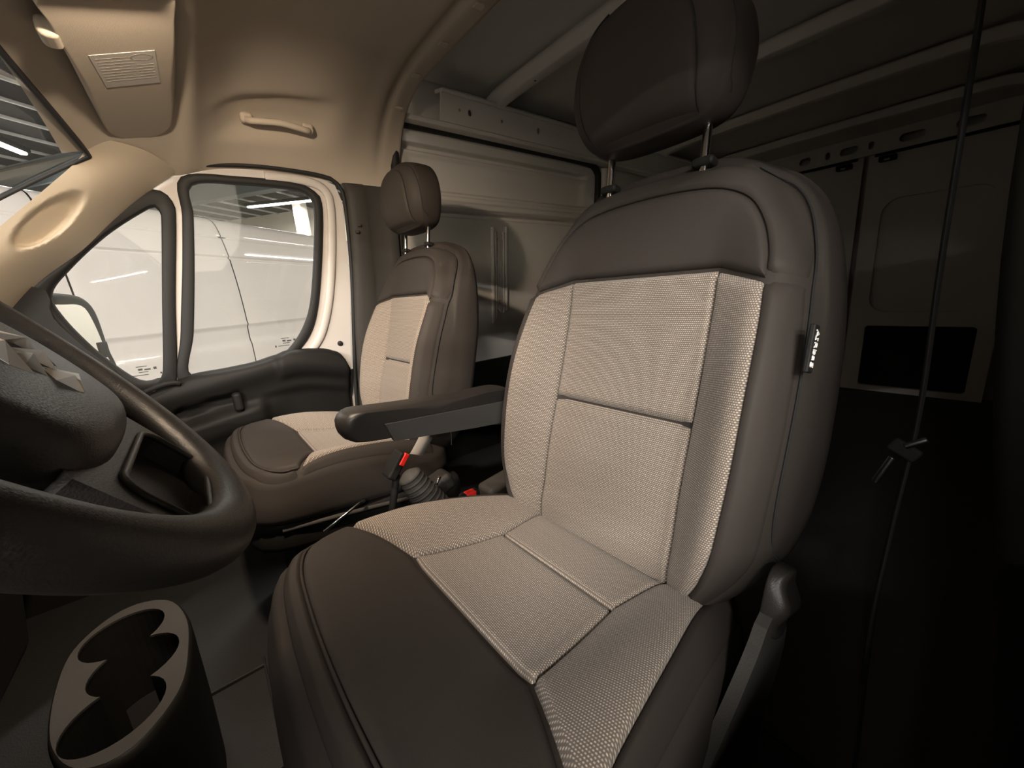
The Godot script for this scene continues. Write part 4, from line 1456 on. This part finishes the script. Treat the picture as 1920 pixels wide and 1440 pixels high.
func grab_handle() -> void:
	var t := thing("grab_handle", "beige curved grab handle in the headliner above the far door", "grab handle", Vector3(0.335, 0.54, -1.49))
	var o := -t.position
	var b := Buf.new()
	b.tube(curve([[0.245, 0.565, -1.515], [0.256, 0.552, -1.492], [0.285, 0.552, -1.482], [0.335, 0.554, -1.476], [0.385, 0.552, -1.482], [0.414, 0.552, -1.492], [0.425, 0.565, -1.515]], 30), 0.009, 10)
	for i in b.v.size():
		b.v[i] += o
	obj(b, "grip", M.headliner, t)
	for x in [0.25, 0.42]:
		b = Buf.new()
		b.rbox(Vector3(x, 0.564, -1.51) + o, Vector3(0.034, 0.03, 0.026), 0.01)
		obj(b, "hinge_end", M.headliner, t)
func door_mirror() -> void:
	var c := Vector3(-0.30, -0.04, -1.95)
	var t := thing("door_mirror", "black door mirror outside the quarter window", "mirror", c)
	var n := Vector3(0.79, 0, 0.61).normalized()
	var ex := Vector3.UP.cross(n).normalized()
	var mm := func(u: float, v: float, h: float) -> Vector3: return ex * u + Vector3(0, v, 0) + n * h
	var P := pad([[-0.09, 0.13], [-0.04, 0.137], [0.01, 0.134], [0.043, 0.124], [0.066, 0.1], [0.077, 0.063], [0.081, 0.006], [0.083, -0.06], [0.092, -0.12], [0.095, -0.19], [0.07, -0.23], [0.0, -0.235], [-0.08, -0.22], [-0.1, -0.1], [-0.105, 0.05]], 70, Vector2(-0.01, -0.03), func(_u, _v): return 0.006, mm, 0.015, 0.012, -0.08)
	var b := Buf.new()
	P.shell(b, 0.0)
	obj(b, "mirror_housing", M.seal, t)
	b = Buf.new()
	b.slab(flat2(curve([[-0.085, 0.095], [-0.019, 0.1], [0.018, 0.098], [0.038, 0.083], [0.05, 0.037], [0.058, -0.029], [0.06, -0.078], [0.07, -0.129], [0.066, -0.19], [0.0, -0.205], [-0.07, -0.195], [-0.088, -0.08], [-0.09, 0.04]], 60, true)), [], func(u, v, d): return mm.call(u, v, 0.0085 + d), 0.004)
	obj(b, "mirror_pane", M.mirror_glass, t)
	b = Buf.new()
	b.rbox(mm.call(0.055, -0.06, 0.011), Vector3(0.03, 0.055, 0.006), 0.002, Basis(ex, Vector3.UP, n))
	obj(b, "blind_spot_sensor", M.seal, t)
	b = Buf.new()
	b.tube(PackedVector3Array([Vector3(-0.02, -0.12, 0.02), Vector3(-0.06, -0.13, 0.12), Vector3(-0.08, -0.14, 0.2)]), 0.035, 10)
	obj(b, "mirror_arm", M.seal, t)
func between_seats() -> void:
	# passenger's buckle on its stalk
	var t := thing("belt_buckle", "belt buckle with a red button beside the far seat", "buckle", Vector3(0.335, -0.415, -0.935))
	var up := Vector3(0.62, 0.78, 0).normalized()
	var bs := Basis(Vector3(up.y, -up.x, 0), up, Vector3(0, 0, 1))
	var b := Buf.new()
	b.rbox(Vector3(0.0, 0.0, 0), Vector3(0.026, 0.075, 0.05), 0.007, bs)
	obj(b, "buckle_body", M.black_plastic, t)
	b = Buf.new()
	b.rbox(bs * Vector3(0.004, 0.022, 0.022), Vector3(0.014, 0.034, 0.012), 0.003, bs)
	obj(b, "red_button", M.red_button, t)
	b = Buf.new()
	b.tube(PackedVector3Array([Vector3(0, -0.03, 0), Vector3(-0.03, -0.12, 0.01), Vector3(-0.02, -0.2, 0.01)]), 0.01, 8)
	obj(b, "stalk", M.black_plastic, t)
	# webbing of the passenger's belt showing above the buckle
	b = Buf.new()
	var path := curve([[0.40, -0.41, -0.95], [0.425, -0.37, -0.94], [0.44, -0.335, -0.935], [0.45, -0.30, -0.935]], 16)
	var rows := []
	for p in path:
		rows.append(PackedVector3Array([p + Vector3(-0.018, 0.008, 0.012), p + Vector3(-0.006, 0.004, 0.02), p + Vector3(0.006, -0.002, 0.02), p + Vector3(0.018, -0.008, 0.012), p + Vector3(0.016, -0.01, 0.008), p + Vector3(-0.02, 0.006, 0.008)]))
	b.grid(rows, true)
	tag(obj(b, "belt_strap", M.pale_strap), "short pale strap running up behind the armrest", "strap")
	# driver's buckle
	t = thing("belt_buckle", "belt buckle with a red button just showing over the near seat cushion", "buckle", Vector3(0.435, -0.495, -0.745))
	b = Buf.new()
	b.rbox(Vector3.ZERO, Vector3(0.05, 0.07, 0.026), 0.007)
	obj(b, "buckle_body", M.black_plastic, t)
	b = Buf.new()
	b.rbox(Vector3(0, 0.03, 0.004), Vector3(0.026, 0.014, 0.02), 0.003)
	obj(b, "red_button", M.red_button, t)
	b = Buf.new()
	b.tube(PackedVector3Array([Vector3(0, -0.03, 0), Vector3(0.0, -0.15, 0.03)]), 0.01, 8)
	obj(b, "stalk", M.black_plastic, t)
	# parking brake with ribbed gaiter
	t = thing("parking_brake", "black parking brake lever with a ribbed gaiter between the seats", "parking brake", Vector3(0.36, FLOOR, -0.84))
	var o := -t.position
	b = Buf.new()
	var ax := Vector3(0.42, -0.9, 0.1).normalized()
	var prof := []
	for k in 33:
		prof.append([0.022 + 0.007 * (k % 3 % 2) + 0.0005 * k, k * 0.0043])
	prof.push_front([0.014, -0.006])
	prof.push_front([0.0, -0.008])
	b.lathe(Vector3(0.322, -0.40, -0.82) + o, ax, prof, 20)
	obj(b, "gaiter", M.grey_trim, t)
	b = Buf.new()
	b.rbox(Vector3(0.41, -0.475, -0.86) + o, Vector3(0.08, 0.05, 0.06), 0.015, Basis(Vector3.BACK, 0.3))
	var lev := obj(b, "lever_head", M.wheel_leather, t)
	b = Buf.new()
	b.tube(curve([[0.385, -0.475, -0.825], [0.392, -0.452, -0.825], [0.405, -0.44, -0.828]], 8), 0.004, 8)
	for i in b.v.size():
		b.v[i] += o
	obj(b, "bright_trim", M.chrome, lev)
	b = Buf.new()
	b.rbox(Vector3(0.40, -0.735, -0.84) + o, Vector3(0.24, 0.37, 0.12), 0.03)
	obj(b, "brake_base", M.black_plastic, t)
	b = Buf.new()
	b.rbox(Vector3(0.645, -0.565, -0.83), Vector3(0.22, 0.12, 0.07), 0.015, Basis(Vector3.BACK, 0.12))
	b.rbox(Vector3(0.62, (FLOOR - 0.6) * 0.5, -0.83), Vector3(0.1, -0.6 - FLOOR + 0.02, 0.06), 0.012)
	tag(obj(b, "storage_tray", M.grey_trim), "low dark plastic tray between the two seats", "tray")
	t = thing("seat_rail", "pale metal seat rail end behind the near cushion", "seat rail", Vector3(0.60, -0.57, -0.72))
	b = Buf.new()
	b.rbox(Vector3(0, -0.02, 0), Vector3(0.012, 0.12, 0.03), 0.003, Basis(Vector3.BACK, -0.45))
	obj(b, "bracket", M.satin_metal, t)
	b = Buf.new()
	b.rbox(Vector3(0.0, -0.21, 0), Vector3(0.05, 0.29, 0.03), 0.006)
	obj(b, "upright", M.black_plastic, t)
func driver_belt() -> void:
	var t := thing("seat_belt", "driver's seat belt hanging edge-on beside the right pillar", "seat belt", Vector3(0.76, FLOOR, -0.06))
	var o := -t.position
	var b := Buf.new()
	var path := curve([[0.76, 0.62, -0.066], [0.76, 0.28, -0.058], [0.76, 0.0, -0.054], [0.76, -0.215, -0.049], [0.76, -0.4, -0.056], [0.76, -0.6, -0.06], [0.76, FLOOR + 0.02, -0.05]], 40)
	var rows := []
	for p in path:
		var q := p + o
		rows.append(PackedVector3Array([q + Vector3(0, 0, 0.002), q + Vector3(0, 0, -0.002), q + Vector3(0.044, 0, -0.006), q + Vector3(0.044, 0, 0.001)]))
	b.grid(rows, true)
	obj(b, "webbing", M.webbing, t)
	b = Buf.new()
	b.rbox(Vector3(0.754, -0.26, -0.056) + o, Vector3(0.01, 0.02, 0.034), 0.004, Basis(Vector3.RIGHT, 0.5))
	obj(b, "tongue_grip", M.dark_gap, t)
	b = Buf.new()
	b.tube(PackedVector3Array([Vector3(0.748, -0.238, -0.036) + o, Vector3(0.748, -0.252, -0.055) + o]), 0.0045, 8)
	obj(b, "tongue", M.satin_metal, t)
	b = Buf.new()
	b.tube(PackedVector3Array([Vector3(0.745, -0.272, -0.066) + o, Vector3(0.745, -0.315, -0.08) + o]), 0.005, 8)
	obj(b, "tongue", M.satin_metal, t)
	b = Buf.new()
	b.rbox(Vector3(0.785, 0.62, -0.04) + o, Vector3(0.06, 0.05, 0.05), 0.012)
	obj(b, "upper_guide", M.black_plastic, t)
func cup_holder() -> void:
	var t := thing("cup_holder", "black floor console with three joined cup holders in the lower left", "cup holder", Vector3(-0.21, FLOOR, -0.90))
	var o := -t.position
	var ol := curve([[-0.21, -1.10], [-0.155, -1.06], [-0.125, -0.97], [-0.12, -0.87], [-0.13, -0.77], [-0.17, -0.705], [-0.21, -0.69], [-0.255, -0.72], [-0.29, -0.8], [-0.305, -0.92], [-0.30, -1.02], [-0.26, -1.085]], 70, true)
	var b := Buf.new()
	var rows := []
	var cc := Vector3(-0.21, -0.9, 0)
	for q in [[FLOOR, 0.92], [-0.8, 0.97], [-0.64, 1.0], [-0.612, 1.0], [-0.602, 0.975], [-0.60, 0.94]]:
		var row := PackedVector3Array()
		for p in ol:
			var r: Vector3 = cc.lerp(p, q[1])
			row.append(Vector3(r.x, q[0], r.y) + o)
		rows.append(row)
	b.grid(rows, true, true)
	obj(b, "outer_wall", M.black_plastic, t)
	var cups := []
	for q in [[-0.225, -1.0, 0.062], [-0.2, -0.895, 0.062], [-0.215, -0.79, 0.062]]:
		var c := PackedVector2Array()
		for k in 32:
			c.append(Vector2(q[0] + q[2] * cos(TAU * k / 32), q[1] + q[2] * sin(TAU * k / 32)))
		cups.append(c)
	var hole: PackedVector2Array = cups[0]
	for k in [1, 2]:
		hole = Geometry2D.merge_polygons(hole, cups[k])[0]
	var inner := PackedVector2Array()
	for p in ol:
		var r: Vector3 = cc.lerp(p, 0.95)
		inner.append(Vector2(r.x, r.y))
	b = Buf.new()
	b.slab(inner, [hole], func(x, z, d): return Vector3(x, -0.60 + d, z) + o, 0.012)
	obj(b, "top_plate", M.grey_trim, t)
	b = Buf.new()
	for i in hole.size():
		var a: Vector2 = hole[i]
		var c: Vector2 = hole[(i + 1) % hole.size()]
		b.quad(Vector3(a.x, -0.604, a.y) + o, Vector3(c.x, -0.604, c.y) + o, Vector3(c.x, -0.80, c.y) + o, Vector3(a.x, -0.80, a.y) + o)
	b.slab(inner, [], func(x, z, d): return Vector3(x, -0.80 + d, z) + o, 0.006)
	obj(b, "cup_well", M.black_plastic, t)
